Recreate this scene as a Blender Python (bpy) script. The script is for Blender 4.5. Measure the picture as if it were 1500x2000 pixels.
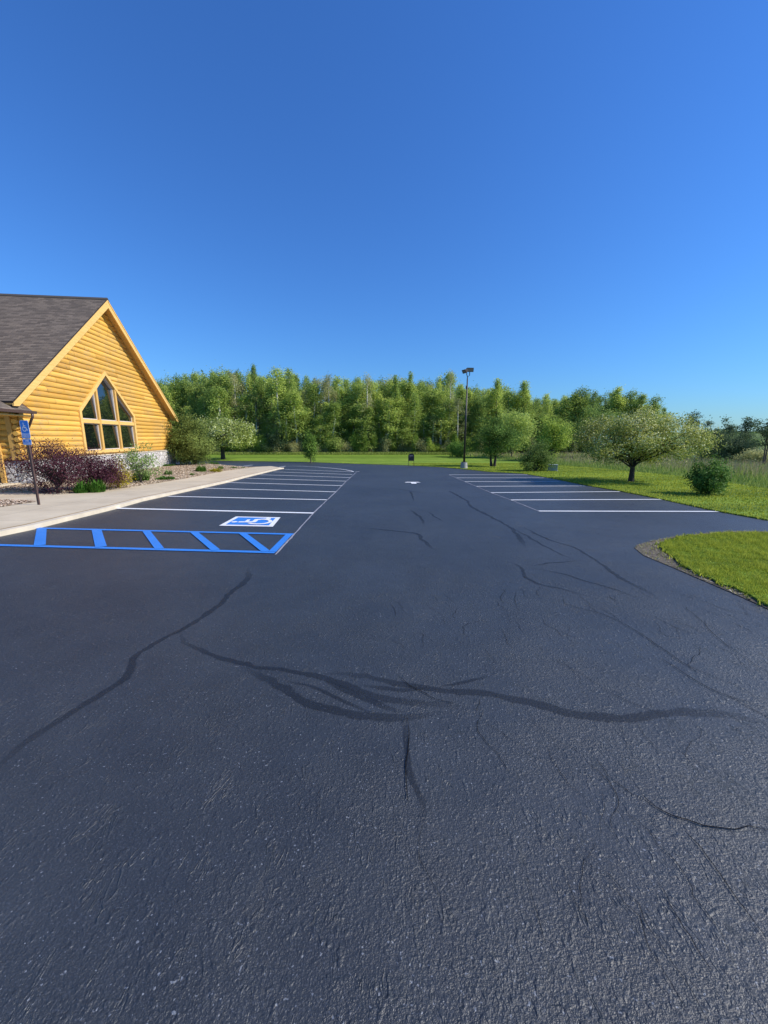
import bpy, bmesh, math, random
import numpy as np
R = math.radians
for o in list(bpy.data.objects): bpy.data.objects.remove(o)
S = bpy.context.scene
COL = S.collection
# ------------------------------------------------------------------ camera, sky, sun
HC = 1.75; F = 750.0; PIT = math.atan(146/750)
cd = bpy.data.cameras.new('camera'); cam = bpy.data.objects.new('camera', cd); COL.objects.link(cam)
cam.location = (0, 0, HC); cam.rotation_euler = (R(90)-PIT, 0, 0)
cd.sensor_fit = 'VERTICAL'; cd.sensor_height = 36; cd.lens = 36*F/2000; cd.clip_end = 6000; cd.clip_start = .05
S.camera = cam
SUN_EL, SUN_AZ = 38.0, 98.0        # azimuth clockwise from +Y
w = bpy.data.worlds.new('World'); S.world = w; w.use_nodes = True
wn = w.node_tree; bg = wn.nodes['Background']
sky = wn.nodes.new('ShaderNodeTexSky'); sky.sky_type = 'NISHITA'; sky.sun_disc = False
sky.sun_elevation = R(SUN_EL); sky.sun_rotation = R(SUN_AZ); sky.altitude = 0; sky.air_density = 1.5; sky.dust_density = 0.0; sky.ozone_density = 6.0
hs = wn.nodes.new('ShaderNodeVectorMath'); hs.operation = 'MULTIPLY'; hs.inputs[1].default_value = (.33, .62, 1.07)   # deeper, bluer air
wn.links.new(sky.outputs[0], hs.inputs[0]); wn.links.new(hs.outputs[0], bg.inputs[0]); bg.inputs[1].default_value = 0.125
sd = bpy.data.lights.new('sun', 'SUN'); sd.energy = 4.9; sd.angle = R(.53); sd.color = (1, .93, .82)
sun = bpy.data.objects.new('sun', sd); COL.objects.link(sun)
sun.rotation_euler = (0, R(90-SUN_EL), R(90-SUN_AZ))
S.view_settings.view_transform = 'Standard'; S.view_settings.look = 'None'; S.view_settings.exposure = 0.28; S.view_settings.gamma = 1
# ------------------------------------------------------------------ terrain
KS = 0.02842
def Z(x, y):
    x = np.asarray(x, float); y = np.asarray(y, float)
    yy = np.maximum(y, -8)
    z = np.where(yy <= 45, -KS*yy, -KS*45 - .40*(1-np.exp(-(yy-45)*KS/.40)))
    d = np.hypot(x, y); t = np.clip((d-115)/260, 0, 1); z = z + 5.9*t*t*(3-2*t)
    return z
def ray(px, py):
    u = px-750.; v = py-1000.
    return np.array([u, F*math.cos(PIT)-v*math.sin(PIT), -F*math.sin(PIT)-v*math.cos(PIT)])
def G(px, py, off=0.0):
    """where the line of sight through a photo pixel meets the ground"""
    r = ray(px, py); t = HC/max(1e-6, -r[2]) * .5
    lo = 0; hi = 400/r[1]
    for i in range(60):
        m = (lo+hi)/2; p = r*m
        if p[2]+HC > float(Z(p[0], p[1]))+off: lo = m
        else: hi = m
    return (float(r[0]*lo), float(r[1]*lo))
def top_h(py, y):      # height above sea of a thing whose top shows at py and stands at distance y
    r = ray(750, py); return HC + r[2]/r[1]*y
def gx(px, y, z=0):    # x of column px at distance y
    r = ray(px, 880); return r[0]/r[1]*y
# ------------------------------------------------------------------ node helpers
def new_mat(name):
    m = bpy.data.materials.new(name); m.use_nodes = True; nt = m.node_tree
    return m, nt, nt.nodes['Principled BSDF'], nt.nodes['Material Output']
def N(nt, t, **kw):
    n = nt.nodes.new(t)
    for k, v in kw.items():
        if k in n.inputs: n.inputs[k].default_value = v
        else: setattr(n, k, v)
    return n
def L(nt, a, b): nt.links.new(a, b)
def coords(nt, scale=(1,1,1), rot=(0,0,0), kind='Object'):
    tc = N(nt, 'ShaderNodeTexCoord'); mp = N(nt, 'ShaderNodeMapping'); mp.inputs['Scale'].default_value = scale; mp.inputs['Rotation'].default_value = rot
    L(nt, tc.outputs[kind], mp.inputs[0]); return mp.outputs[0]
def ramp(nt, fac, stops, interp='LINEAR'):
    r = N(nt, 'ShaderNodeValToRGB'); r.color_ramp.interpolation = interp
    e = r.color_ramp.elements
    while len(e) < len(stops): e.new(.5)
    for i, (p, c) in enumerate(stops):
        e[i].position = p; e[i].color = (c[0], c[1], c[2], 1) if not isinstance(c, (int, float)) else (c, c, c, 1)
    L(nt, fac, r.inputs[0]); return r.outputs[0]
def noise(nt, vec, scale, detail=4, rough=.55, dist=0):
    n = N(nt, 'ShaderNodeTexNoise', Scale=scale, Detail=detail, Roughness=rough, Distortion=dist); L(nt, vec, n.inputs['Vector']); return n.outputs[0]
def math_(nt, op, a, b=None, c=None):
    n = N(nt, 'ShaderNodeMath', operation=op)
    for i, v in enumerate((a, b, c)):
        if v is None: continue
        if isinstance(v, (int, float)): n.inputs[i].default_value = v
        else: L(nt, v, n.inputs[i])
    return n.outputs[0]
def mix(nt, fac, a, b, mode='MIX'):
    n = N(nt, 'ShaderNodeMix', data_type='RGBA', blend_type=mode)
    for s, v in ((n.inputs[0], fac), (n.inputs[6], a), (n.inputs[7], b)):
        if isinstance(v, (int, float)): s.default_value = v
        elif isinstance(v, tuple): s.default_value = (v[0], v[1], v[2], 1)
        else: L(nt, v, s)
    return n.outputs[2]
def bump(nt, bs, h, strength=.5, dist=.01, prev=None):
    b = N(nt, 'ShaderNodeBump', Strength=strength, Distance=dist); L(nt, h, b.inputs['Height'])
    if prev is not None: L(nt, prev, b.inputs['Normal'])
    if bs is not None: L(nt, b.outputs[0], bs.inputs['Normal'])
    return b.outputs[0]
def simple(name, c, rough=.6, var=.12, scale=8, metal=0, bstr=.2, spec=.5, bd=.004, stretch=(1,1,1)):
    m, nt, bs, out = new_mat(name); v = coords(nt, stretch); n = noise(nt, v, scale)
    col = ramp(nt, n, [(.25, tuple(x*(1-var) for x in c)), (.75, tuple(min(1, x*(1+var)) for x in c))])
    L(nt, col, bs.inputs['Base Color']); bs.inputs['Roughness'].default_value = rough; bs.inputs['Metallic'].default_value = metal
    bs.inputs['Specular IOR Level'].default_value = spec
    if bstr: bump(nt, bs, noise(nt, v, scale*6), bstr, bd)
    return m
# --- asphalt
def asphalt_mat(name='sealed_asphalt', seal=False):
    m, nt, bs, out = new_mat(name); v = coords(nt)
    big = noise(nt, v, .35, 3); mid = noise(nt, v, 3.0, 5, .6); vy = coords(nt, (1, .4, 1)); fine = noise(nt, vy, 60, 4, .7)
    a = (.018, .0215, .026); b = (.033, .039, .046)
    if seal: a = (.012, .015, .020); b = (.017, .021, .028)
    col = ramp(nt, math_(nt, 'MULTIPLY_ADD', mid, .4, math_(nt, 'MULTIPLY', big, .6)), [(.36, a), (.64, b)])
    grain = noise(nt, v, 62, 3, .75); grain2 = noise(nt, v, 130, 2, .6)
    lump = ramp(nt, noise(nt, coords(nt, (1, .8, 1)), 30, 2, .5), [(.57, 0), (.70, 1)])
    run = noise(nt, coords(nt, (1, .30, 1)), 12, 3, .6, .6)
    ridge = ramp(nt, math_(nt, 'ABSOLUTE', math_(nt, 'SUBTRACT', run, .5)), [(0, 1), (.022, 0)])
    rmask = ramp(nt, noise(nt, v, 5.0, 3, .7), [(.50, 0), (.60, 1)])
    smooth = ramp(nt, noise(nt, v, 1.1, 4, .6), [(.35, .45), (.6, 1)])
    if seal:
        h = math_(nt, 'MULTIPLY', grain, .6)
        # hand-poured edge: thins out raggedly towards both sides and the ends
        uvn = N(nt, 'ShaderNodeUVMap'); sp = N(nt, 'ShaderNodeSeparateXYZ'); L(nt, uvn.outputs[0], sp.inputs[0])
        e = math_(nt, 'MULTIPLY_ADD', noise(nt, v, 9, 5, .75), 1.25, math_(nt, 'MULTIPLY_ADD', math_(nt, 'ABSOLUTE', sp.outputs[1]), -1.0, .12))
        e = math_(nt, 'MULTIPLY', ramp(nt, e, [(.0, 0), (.22, 1)]), sp.outputs[0])
        bs.inputs['Alpha'].default_value = 1; L(nt, math_(nt, 'MULTIPLY', e, .52), bs.inputs['Alpha'])
    else:
        pit = ramp(nt, noise(nt, coords(nt, (1, .5, 1)), 26, 4, .75), [(.28, 1), (.35, 0)])
        sx = N(nt, 'ShaderNodeSeparateXYZ'); L(nt, v, sx.inputs[0])
        right = ramp(nt, math_(nt, 'MULTIPLY_ADD', sx.outputs[0], .3, .05), [(0, .12), (.8, 1)])
        run2 = noise(nt, coords(nt, (1, .35, 1), (0, 0, R(-14))), 5.0, 6, .7, .8)
        crk = math_(nt, 'MULTIPLY', ramp(nt, math_(nt, 'ABSOLUTE', math_(nt, 'SUBTRACT', run2, .47)), [(0, 1), (.0060, 0)]), ramp(nt, noise(nt, v, 3.1, 4, .75), [(.52, 0), (.58, 1)]))
        dark = math_(nt, 'MAXIMUM', math_(nt, 'MULTIPLY', pit, .8), crk); dark = math_(nt, 'MULTIPLY', dark, right)
        col = mix(nt, ramp(nt, grain2, [(.55, 0), (.75, .5)]), col, (.085, .098, .125))
        col = mix(nt, ramp(nt, noise(nt, v, 75, 1, .5), [(.70, 0), (.76, .8)]), col, (.20, .22, .25))
        col = mix(nt, dark, col, (.004, .004, .006))
        h = math_(nt, 'MULTIPLY_ADD', grain2, .7, math_(nt, 'MULTIPLY', grain, 1.7)); h = math_(nt, 'MULTIPLY', h, smooth)
        h = math_(nt, 'MULTIPLY_ADD', lump, .5, h)
        h = math_(nt, 'MULTIPLY_ADD', math_(nt, 'MULTIPLY', ridge, rmask), .6, h)
        h = math_(nt, 'MULTIPLY_ADD', dark, -.8, h)
    L(nt, col, bs.inputs['Base Color'])
    bs.inputs['Roughness'].default_value = .50 if not seal else .55
    bs.inputs['Specular IOR Level'].default_value = .72 if not seal else .6
    bump(nt, bs, h, .95, .0056)
    return m
M = {}
M['asphalt'] = asphalt_mat(); M['seal'] = asphalt_mat('crack_sealant', True)
def paint_mat(name, c, wear=.5):
    m, nt, bs, out = new_mat(name); v = coords(nt)
    n = noise(nt, v, 40, 5, .75); n2 = noise(nt, v, 1.6, 4, .7)
    f = ramp(nt, math_(nt, 'MULTIPLY_ADD', n2, .35, n), [(.50+.1*(1-wear), 0), (.58+.42*(1-wear)+.05, .35)])
    col = mix(nt, ramp(nt, n, [(.54, 0), (.66, .75*wear)]), c, (.05, .055, .07))
    col = mix(nt, ramp(nt, n2, [(.35, 0), (.7, .35)]), col, tuple(x*.7 for x in c))
    L(nt, col, bs.inputs['Base Color']); bs.inputs['Roughness'].default_value = .6
    bump(nt, bs, noise(nt, v, 45, 4), .5, .004); return m
M['white_paint'] = paint_mat('white_road_paint', (.78, .80, .82)); M['blue_paint'] = paint_mat('blue_road_paint', (.03, .21, .66))
M['faint'] = paint_mat('chalk_snap_line', (.30, .30, .34), 1.0)
# chalk: patchy, mostly gaps of bare asphalt colour
def concrete_mat():
    m, nt, bs, out = new_mat('concrete'); v = coords(nt)
    n = noise(nt, v, .8, 5, .65); n2 = noise(nt, v, 60, 3)
    col = ramp(nt, n, [(.3, (.46, .385, .27)), (.7, (.60, .515, .37))])
    col = mix(nt, ramp(nt, n2, [(.55, 0), (.8, .4)]), col, (.27, .24, .2))
    vr = coords(nt, (1,1,1), (0,0,R(-2.5)))
    br = N(nt, 'ShaderNodeTexBrick', Scale=1.0); br.offset = 0; br.inputs['Mortar Size'].default_value = .012; br.inputs['Brick Width'].default_value = 3.0; br.inputs['Row Height'].default_value = 1.5
    L(nt, vr, br.inputs['Vector'])
    col = mix(nt, math_(nt, 'MULTIPLY', br.outputs['Fac'], .6), col, (.17, .15, .12))
    L(nt, col, bs.inputs['Base Color']); bs.inputs['Roughness'].default_value = .85; bump(nt, bs, n2, .3, .003); return m
M['concrete'] = concrete_mat()
M['kerb'] = simple('kerb_concrete', (.58, .51, .39), .85, .15, 3)
M['rust_line'] = simple('kerb_edge_stain', (.42, .28, .12), .85, .3, 4)
def lawn_mat(name, a, b, c, stripes=0.):
    m, nt, bs, out = new_mat(name); v = coords(nt)
    n = noise(nt, v, .5, 6, .65); n2 = noise(nt, v, 14, 4, .7)
    col = ramp(nt, n, [(.3, a), (.55, b), (.75, c)])
    col = mix(nt, ramp(nt, n2, [(.35, .45), (.65, 0)]), col, tuple(x*.45 for x in a))
    if stripes:
        vs = coords(nt, (.02, 1, 1)); s = noise(nt, vs, .38, 3, .75)
        col = mix(nt, ramp(nt, s, [(.42, stripes), (.56, 0)]), col, tuple(x*.6 for x in a))
    L(nt, col, bs.inputs['Base Color']); bs.inputs['Roughness'].default_value = .9; bs.inputs['Specular IOR Level'].default_value = .15
    bump(nt, bs, n2, .8, .05); return m
M['lawn'] = lawn_mat('mown_lawn', (.15, .25, .025), (.22, .33, .035), (.32, .40, .07), .95)
M['field'] = lawn_mat('meadow_ground', (.08, .14, .03), (.13, .20, .045), (.20, .24, .08))
M['soil'] = simple('bare_soil_and_gravel', (.13, .11, .08), .95, .5, 22, bstr=1, bd=.02)
M['mulch'] = simple('wood_chip_mulch', (.40, .32, .21), .95, .45, 26, bstr=1, bd=.03)
def leaf_mat(name, c1, c2, trans=.42, var=.25, rough=.65, woodsy=True):
    m, nt, bs, out = new_mat(name)
    at = N(nt, 'ShaderNodeAttribute', attribute_name='v'); oi = N(nt, 'ShaderNodeObjectInfo')
    col = ramp(nt, at.outputs['Fac'], [(0, c1), (1, c2)])
    h = N(nt, 'ShaderNodeHueSaturation'); L(nt, col, h.inputs['Color'])
    L(nt, math_(nt, 'MULTIPLY_ADD', oi.outputs['Random'], 2*var, 1-var), h.inputs['Value'])
    L(nt, math_(nt, 'MULTIPLY_ADD', oi.outputs['Random'], -.03, .515), h.inputs['Hue'])
    L(nt, h.outputs[0], bs.inputs['Base Color']); bs.inputs['Roughness'].default_value = rough; bs.inputs['Specular IOR Level'].default_value = .12
    tr = N(nt, 'ShaderNodeBsdfTranslucent'); L(nt, h.outputs[0], tr.inputs['Color'])
    ms = N(nt, 'ShaderNodeMixShader'); ms.inputs[0].default_value = trans
    L(nt, bs.outputs[0], ms.inputs[1]); L(nt, tr.outputs[0], ms.inputs[2]); L(nt, ms.outputs[0], out.inputs['Surface']); return m
M['aspen'] = leaf_mat('aspen_leaves', (.20, .30, .06), (.60, .70, .17))
M['aspen_dark'] = leaf_mat('dark_leaves', (.10, .175, .045), (.40, .52, .12))
M['budding'] = leaf_mat('budding_leaves', (.22, .25, .09), (.58, .58, .26))
M['sapling'] = leaf_mat('sapling_leaves', (.15, .25, .035), (.46, .58, .11))
M['scrub'] = leaf_mat('grey_green_leaves', (.045, .085, .045), (.12, .18, .08))
M['hawthorn'] = leaf_mat('hawthorn_leaves_and_blossom', (.10, .16, .035), (.54, .58, .14), .35, .05)
M['blossom'] = leaf_mat('cream_blossom', (.44, .49, .20), (.74, .76, .42), .2, .05)
M['shrub'] = leaf_mat('shrub_leaves', (.07, .12, .025), (.24, .32, .08), .35, .08)
M['round'] = leaf_mat('round_shrub_leaves', (.05, .105, .02), (.20, .32, .06), .3, .05)
M['crab'] = leaf_mat('fresh_green_leaves', (.07, .15, .025), (.24, .38, .07), .35, .05)
M['purple'] = leaf_mat('purple_leaves', (.050, .015, .024), (.115, .042, .055), .2, .1, .4)
M['barberry'] = leaf_mat('yellow_green_leaves', (.22, .22, .02), (.48, .42, .03), .25, .1)
M['lily'] = leaf_mat('strap_leaves', (.05, .14, .018), (.12, .25, .035), .25, .1)
M['perennial'] = leaf_mat('perennial_leaves', (.10, .18, .05), (.34, .44, .14), .25, .2)
M['blade'] = leaf_mat('grass_blades', (.14, .21, .016), (.56, .60, .085), .4, .0)
M['meadowblade'] = leaf_mat('meadow_blades', (.14, .23, .04), (.38, .46, .12), .3, .0)
M['stalk'] = leaf_mat('dry_stalks', (.32, .26, .13), (.58, .48, .28), .1, .0)
M['bark'] = simple('grey_brown_bark', (.085, .072, .058), .9, .35, 6, bstr=.8, bd=.02, stretch=(3,3,.6))
M['darkbark'] = simple('dark_bark', (.045, .037, .032), .9, .3, 6, bstr=.8, bd=.02, stretch=(3,3,.6))
M['palebark'] = simple('pale_aspen_bark', (.52, .50, .42), .8, .35, 2.5, bstr=.4, stretch=(1,1,2))
def wood_mat(name, a, b, dark, worn=.6, axis='x'):
    m, nt, bs, out = new_mat(name)
    st = {'x': (.35, 5, 5), 'z': (5, 5, .35)}[axis]
    v = coords(nt, st); v1 = coords(nt)
    n = noise(nt, v, 3.5, 6, .6, .4); n2 = noise(nt, v1, .5, 4, .6)
    col = ramp(nt, n, [(.3, a), (.68, b)])
    vk = coords(nt, (.8, 1, 1.3) if axis == 'x' else (1.5, 1.5, .8)); vo = N(nt, 'ShaderNodeTexVoronoi', feature='F1', Scale=2.6); L(nt, vk, vo.inputs['Vector'])
    col = mix(nt, ramp(nt, vo.outputs[0], [(.035, .85), (.10, 0)]), col, dark)
    n3 = noise(nt, v, 9, 5, .75, .2)
    wm = math_(nt, 'MULTIPLY', ramp(nt, n3, [(.47, 0), (.64, worn)]), ramp(nt, n2, [(.40, .12), (.58, 1)]))
    col = mix(nt, wm, col, (.33, .27, .19))
    if 'log' in name:
        sp = N(nt, 'ShaderNodeSeparateXYZ'); L(nt, v1, sp.inputs[0])
        zi = math_(nt, 'FLOOR', math_(nt, 'DIVIDE', math_(nt, 'SUBTRACT', sp.outputs[2], .79), .25))
        w1 = N(nt, 'ShaderNodeTexWhiteNoise', noise_dimensions='1D'); L(nt, zi, w1.inputs['W'])
        xx = math_(nt, 'ADD', math_(nt, 'DIVIDE', sp.outputs[0], 4.3), math_(nt, 'MULTIPLY', w1.outputs['Value'], 5.0)); xi = math_(nt, 'FLOOR', xx)
        w2 = N(nt, 'ShaderNodeTexWhiteNoise', noise_dimensions='2D'); cb = N(nt, 'ShaderNodeCombineXYZ'); L(nt, zi, cb.inputs[0]); L(nt, xi, cb.inputs[1]); L(nt, cb.outputs[0], w2.inputs['Vector'])
        col = mix(nt, 1.0, col, ramp(nt, w2.outputs['Value'], [(0, (.80, .76, .70)), (.5, (.95, .94, .90)), (1, (1.1, 1.1, 1.08))]), 'MULTIPLY')
        jt = ramp(nt, math_(nt, 'ABSOLUTE', math_(nt, 'SUBTRACT', math_(nt, 'FRACT', xx), .5)), [(.4975, 0), (.4985, .8)]); col = mix(nt, jt, col, (.10, .05, .02))
    L(nt, col, bs.inputs['Base Color']); bs.inputs['Roughness'].default_value = .6; bs.inputs['Specular IOR Level'].default_value = .25
    bump(nt, bs, n3, .35, .006); return m
M['log'] = wood_mat('honey_stained_logs', (.60, .33, .055), (.74, .45, .095), (.20, .10, .03), .85)
M['trim'] = wood_mat('honey_wood_trim', (.64, .39, .11), (.76, .50, .17), (.22, .11, .03), .15)
M['trimz'] = wood_mat('honey_wood_post', (.54, .31, .08), (.66, .41, .12), (.22, .11, .03), .15, 'z')
def shingle_mat():
    m, nt, bs, out = new_mat('asphalt_shingles'); tc = N(nt, 'ShaderNodeUVMap'); v = tc.outputs[0]
    br = N(nt, 'ShaderNodeTexBrick', Scale=1.0); br.inputs['Brick Width'].default_value = .32; br.inputs['Row Height'].default_value = .145; br.inputs['Mortar Size'].default_value = .006
    br.inputs['Color1'].default_value = (.085, .066, .052, 1); br.inputs['Color2'].default_value = (.215, .17, .13, 1); br.inputs['Mortar'].default_value = (.03, .028, .026, 1); br.inputs['Bias'].default_value = -.1
    L(nt, v, br.inputs['Vector']); n = noise(nt, v, 90, 3, .7); n2 = noise(nt, v, 1.3, 5, .7)
    col = mix(nt, ramp(nt, n, [(.4, 0), (.7, .35)]), br.outputs['Color'], (.28, .23, .175))
    col = mix(nt, ramp(nt, n2, [(.4, 0), (.7, .25)]), col, (.085, .074, .066))
    L(nt, col, bs.inputs['Base Color']); bs.inputs['Roughness'].default_value = .9; bump(nt, bs, n, .6, .006); return m
M['shingle'] = shingle_mat()
def stone_mat():
    m, nt, bs, out = new_mat('pale_field_stone'); v = coords(nt, (1, 1, 1.35))
    wn_ = N(nt, 'ShaderNodeTexNoise', Scale=3, Detail=2); L(nt, v, wn_.inputs['Vector'])
    ve = mix(nt, .12, v, wn_.outputs['Color'], 'ADD')
    vo = N(nt, 'ShaderNodeTexVoronoi', feature='F1', Scale=3.2); L(nt, ve, vo.inputs['Vector'])
    vd = N(nt, 'ShaderNodeTexVoronoi', feature='DISTANCE_TO_EDGE', Scale=3.2); L(nt, ve, vd.inputs['Vector'])
    sep = N(nt, 'ShaderNodeSeparateColor'); L(nt, vo.outputs['Color'], sep.inputs[0])
    col = ramp(nt, sep.outputs[0], [(0, (.46, .43, .40)), (.5, (.62, .60, .57)), (1, (.74, .72, .70))])
    n = noise(nt, v, 12, 5, .7)
    col = mix(nt, ramp(nt, n, [(.35, .5), (.6, 0)]), col, (.30, .27, .25))
    edge = ramp(nt, vd.outputs[0], [(.0, 1), (.05, 0)])
    col = mix(nt, math_(nt, 'MULTIPLY', edge, .6), col, (.20, .185, .17)); L(nt, col, bs.inputs['Base Color']); bs.inputs['Roughness'].default_value = .85
    h = math_(nt, 'MULTIPLY_ADD', n, .35, ramp(nt, vd.outputs[0], [(0, 0), (.12, 1)])); bump(nt, bs, h, .9, .05); return m
M['stone'] = stone_mat()
M['frame'] = simple('pale_window_frame', (.50, .47, .46), .5, .08, 5)
M['gutter'] = simple('brown_gutter_metal', (.085, .052, .045), .4, .15, 6)
M['blackmetal'] = simple('black_painted_metal', (.012, .012, .016), .4, .2, 6, bstr=0)
M['bronze'] = simple('dark_bronze_metal', (.035, .030, .028), .45, .2, 6, bstr=.1)
M['lens'] = simple('lamp_lens', (.14, .14, .14), .15, .1, 6, bstr=0)
M['castconc'] = simple('lamp_base_concrete', (.33, .33, .31), .9, .3, 5)
M['galv'] = simple('pale_grey_cabinet_paint', (.30, .35, .32), .5, .12, 3)
M['signblue'] = simple('blue_sign_sheet', (.02, .21, .72), .35, .06, 20, bstr=0)
M['signwhite'] = simple('white_sign_sheet', (.80, .82, .85), .35, .03, 20, bstr=0)
M['post'] = simple('rusty_brown_post', (.075, .042, .035), .6, .35, 12, bstr=.3)
m, nt, bs, out = new_mat('window_glass'); bs.inputs['Base Color'].default_value = (.006, .008, .008, 1); bs.inputs['Roughness'].default_value = .015; bs.inputs['IOR'].default_value = 2.5
v = coords(nt); bump(nt, bs, noise(nt, v, 1.2, 2), .25, .004); M['glass'] = m
M['dark'] = simple('dark_doorway', (.012, .016, .017), .2, .2, 3, bstr=0)
# ------------------------------------------------------------------ object helpers
def mesh_obj(name, V, Fc, mat, parent=None, smooth=False, v=None, uv=None, loc=None, mats=None, midx=None):
    me = bpy.data.meshes.new(name); V = np.asarray(V, np.float32)
    if isinstance(Fc, np.ndarray):
        n, k = Fc.shape; me.vertices.add(len(V)); me.vertices.foreach_set('co', V.ravel())
        me.loops.add(n*k); me.loops.foreach_set('vertex_index', Fc.ravel().astype(np.int32))
        me.polygons.add(n); me.polygons.foreach_set('loop_start', np.arange(0, n*k, k, dtype=np.int32))
        me.update(calc_edges=True)
    else:
        me.from_pydata([tuple(map(float, a)) for a in V], [], [tuple(map(int, f)) for f in Fc]); me.update()
    if v is not None:
        a = me.attributes.new('v', 'FLOAT', 'FACE'); a.data.foreach_set('value', np.asarray(v, np.float32))
    if uv is not None:
        l = me.uv_layers.new(name='UVMap'); idx = np.zeros(len(me.loops), np.int32); me.loops.foreach_get('vertex_index', idx)
        l.data.foreach_set('uv', np.asarray(uv, np.float32)[idx].ravel())
    for mm in (mats or [mat]): me.materials.append(mm)
    if midx is not None: me.polygons.foreach_set('material_index', np.asarray(midx, np.int32))
    if smooth: me.polygons.foreach_set('use_smooth', [True]*len(me.polygons))
    o = bpy.data.objects.new(name, me); COL.objects.link(o)
    if parent: o.parent = parent
    if loc is not None: o.location = loc
    return o
def tag(o, label=None, cat=None, group=None, kind=None):
    for k, x in (('label', label), ('category', cat), ('group', group), ('kind', kind)):
        if x: o[k] = x
    return o
def empty(name, loc, label, cat, group=None, rz=0):
    o = bpy.data.objects.new(name, None); COL.objects.link(o); o.location = loc; o.rotation_euler = (0, 0, rz); o.empty_display_size = .3
    return tag(o, label, cat, group)
class MB:
    def __init__(s): s.V = []; s.F = []; s.sm = False
    def add(s, V, Fc):
        b = len(s.V); s.V += [tuple(map(float, a)) for a in V]; s.F += [tuple(b+i for i in f) for f in Fc]
    def box(s, a, b, M_=None):
        x0, y0, z0 = a; x1, y1, z1 = b
        V = [(x0,y0,z0),(x1,y0,z0),(x1,y1,z0),(x0,y1,z0),(x0,y0,z1),(x1,y0,z1),(x1,y1,z1),(x0,y1,z1)]
        if M_ is not None: V = [tuple(M_ @ np.array(q)) for q in V]
        s.add(V, [(0,3,2,1),(4,5,6,7),(0,1,5,4),(1,2,6,5),(2,3,7,6),(3,0,4,7)])
    def tube(s, P, r, n=8, cap=True):
        P = [np.array(p, float) for p in P]; r = r if hasattr(r, '__len__') else [r]*len(P); rings = []
        for i, p in enumerate(P):
            d = P[min(i+1, len(P)-1)]-P[max(i-1, 0)]; d = d/(np.linalg.norm(d)+1e-9)
            a = np.cross(d, (0,0,1) if abs(d[2]) < .9 else (1,0,0)); a /= np.linalg.norm(a); b = np.cross(d, a)
            rings.append([p+r[i]*(math.cos(t)*a+math.sin(t)*b) for t in [2*math.pi*k/n for k in range(n)]])
        V = [q for rg in rings for q in rg]; Fc = []
        for i in range(len(P)-1):
            for k in range(n): Fc.append((i*n+k, i*n+(k+1)%n, (i+1)*n+(k+1)%n, (i+1)*n+k))
        if cap: Fc += [tuple(range(n))[::-1], tuple((len(P)-1)*n+k for k in range(n))]
        s.add(V, Fc)
    def prism(s, poly, t0, t1, f):     # 2-D polygon (a,b) extruded along t ; f(a,b,t)->xyz
        n = len(poly); V = [f(a, b, t0) for a, b in poly]+[f(a, b, t1) for a, b in poly]
        s.add(V, [tuple(range(n))[::-1], tuple(range(n, 2*n))]+[(i, (i+1) % n, n+(i+1) % n, n+i) for i in range(n)])
    def build(s, name, mat, parent=None, smooth=False, bevel=0, loc=None):
        o = mesh_obj(name, s.V, s.F, mat, parent, smooth, loc=loc)
        bm = bmesh.new(); bm.from_mesh(o.data); bmesh.ops.recalc_face_normals(bm, faces=bm.faces); bm.to_mesh(o.data); bm.free()
        if bevel:
            md = o.modifiers.new('bevel', 'BEVEL'); md.width = bevel; md.segments = 2; md.limit_method = 'ANGLE'
        return o
# ------------------------------------------------------------------ the setting
ylines = [-60,-30,-8]+list(np.arange(0, 45, 5.))+list(np.arange(45, 90, 2.5))+list(np.arange(90, 130, 8.))+list(np.arange(130, 420, 15.))+[450, 520, 650, 900, 1400, 2400, 4000]
xl = [0, 10, 20, 30, 40, 50, 60, 80, 100, 115, 130, 150, 170, 190, 210, 240, 270, 300, 330, 360, 400, 500, 700, 1000, 1800, 4000]
xlines = [-a for a in xl[:0:-1]]+xl
XX, YY = np.meshgrid(xlines, ylines); ZZ = Z(XX, YY); nx = len(xlines)
V = np.stack([XX, YY, ZZ], -1).reshape(-1, 3)
Fc = np.array([(j*nx+i, j*nx+i+1, (j+1)*nx+i+1, (j+1)*nx+i) for j in range(len(ylines)-1) for i in range(nx-1)])
tag(mesh_obj('ground', V, Fc, M['field'], smooth=True), 'rough meadow ground with a low rise in the distance', kind='structure')
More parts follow.
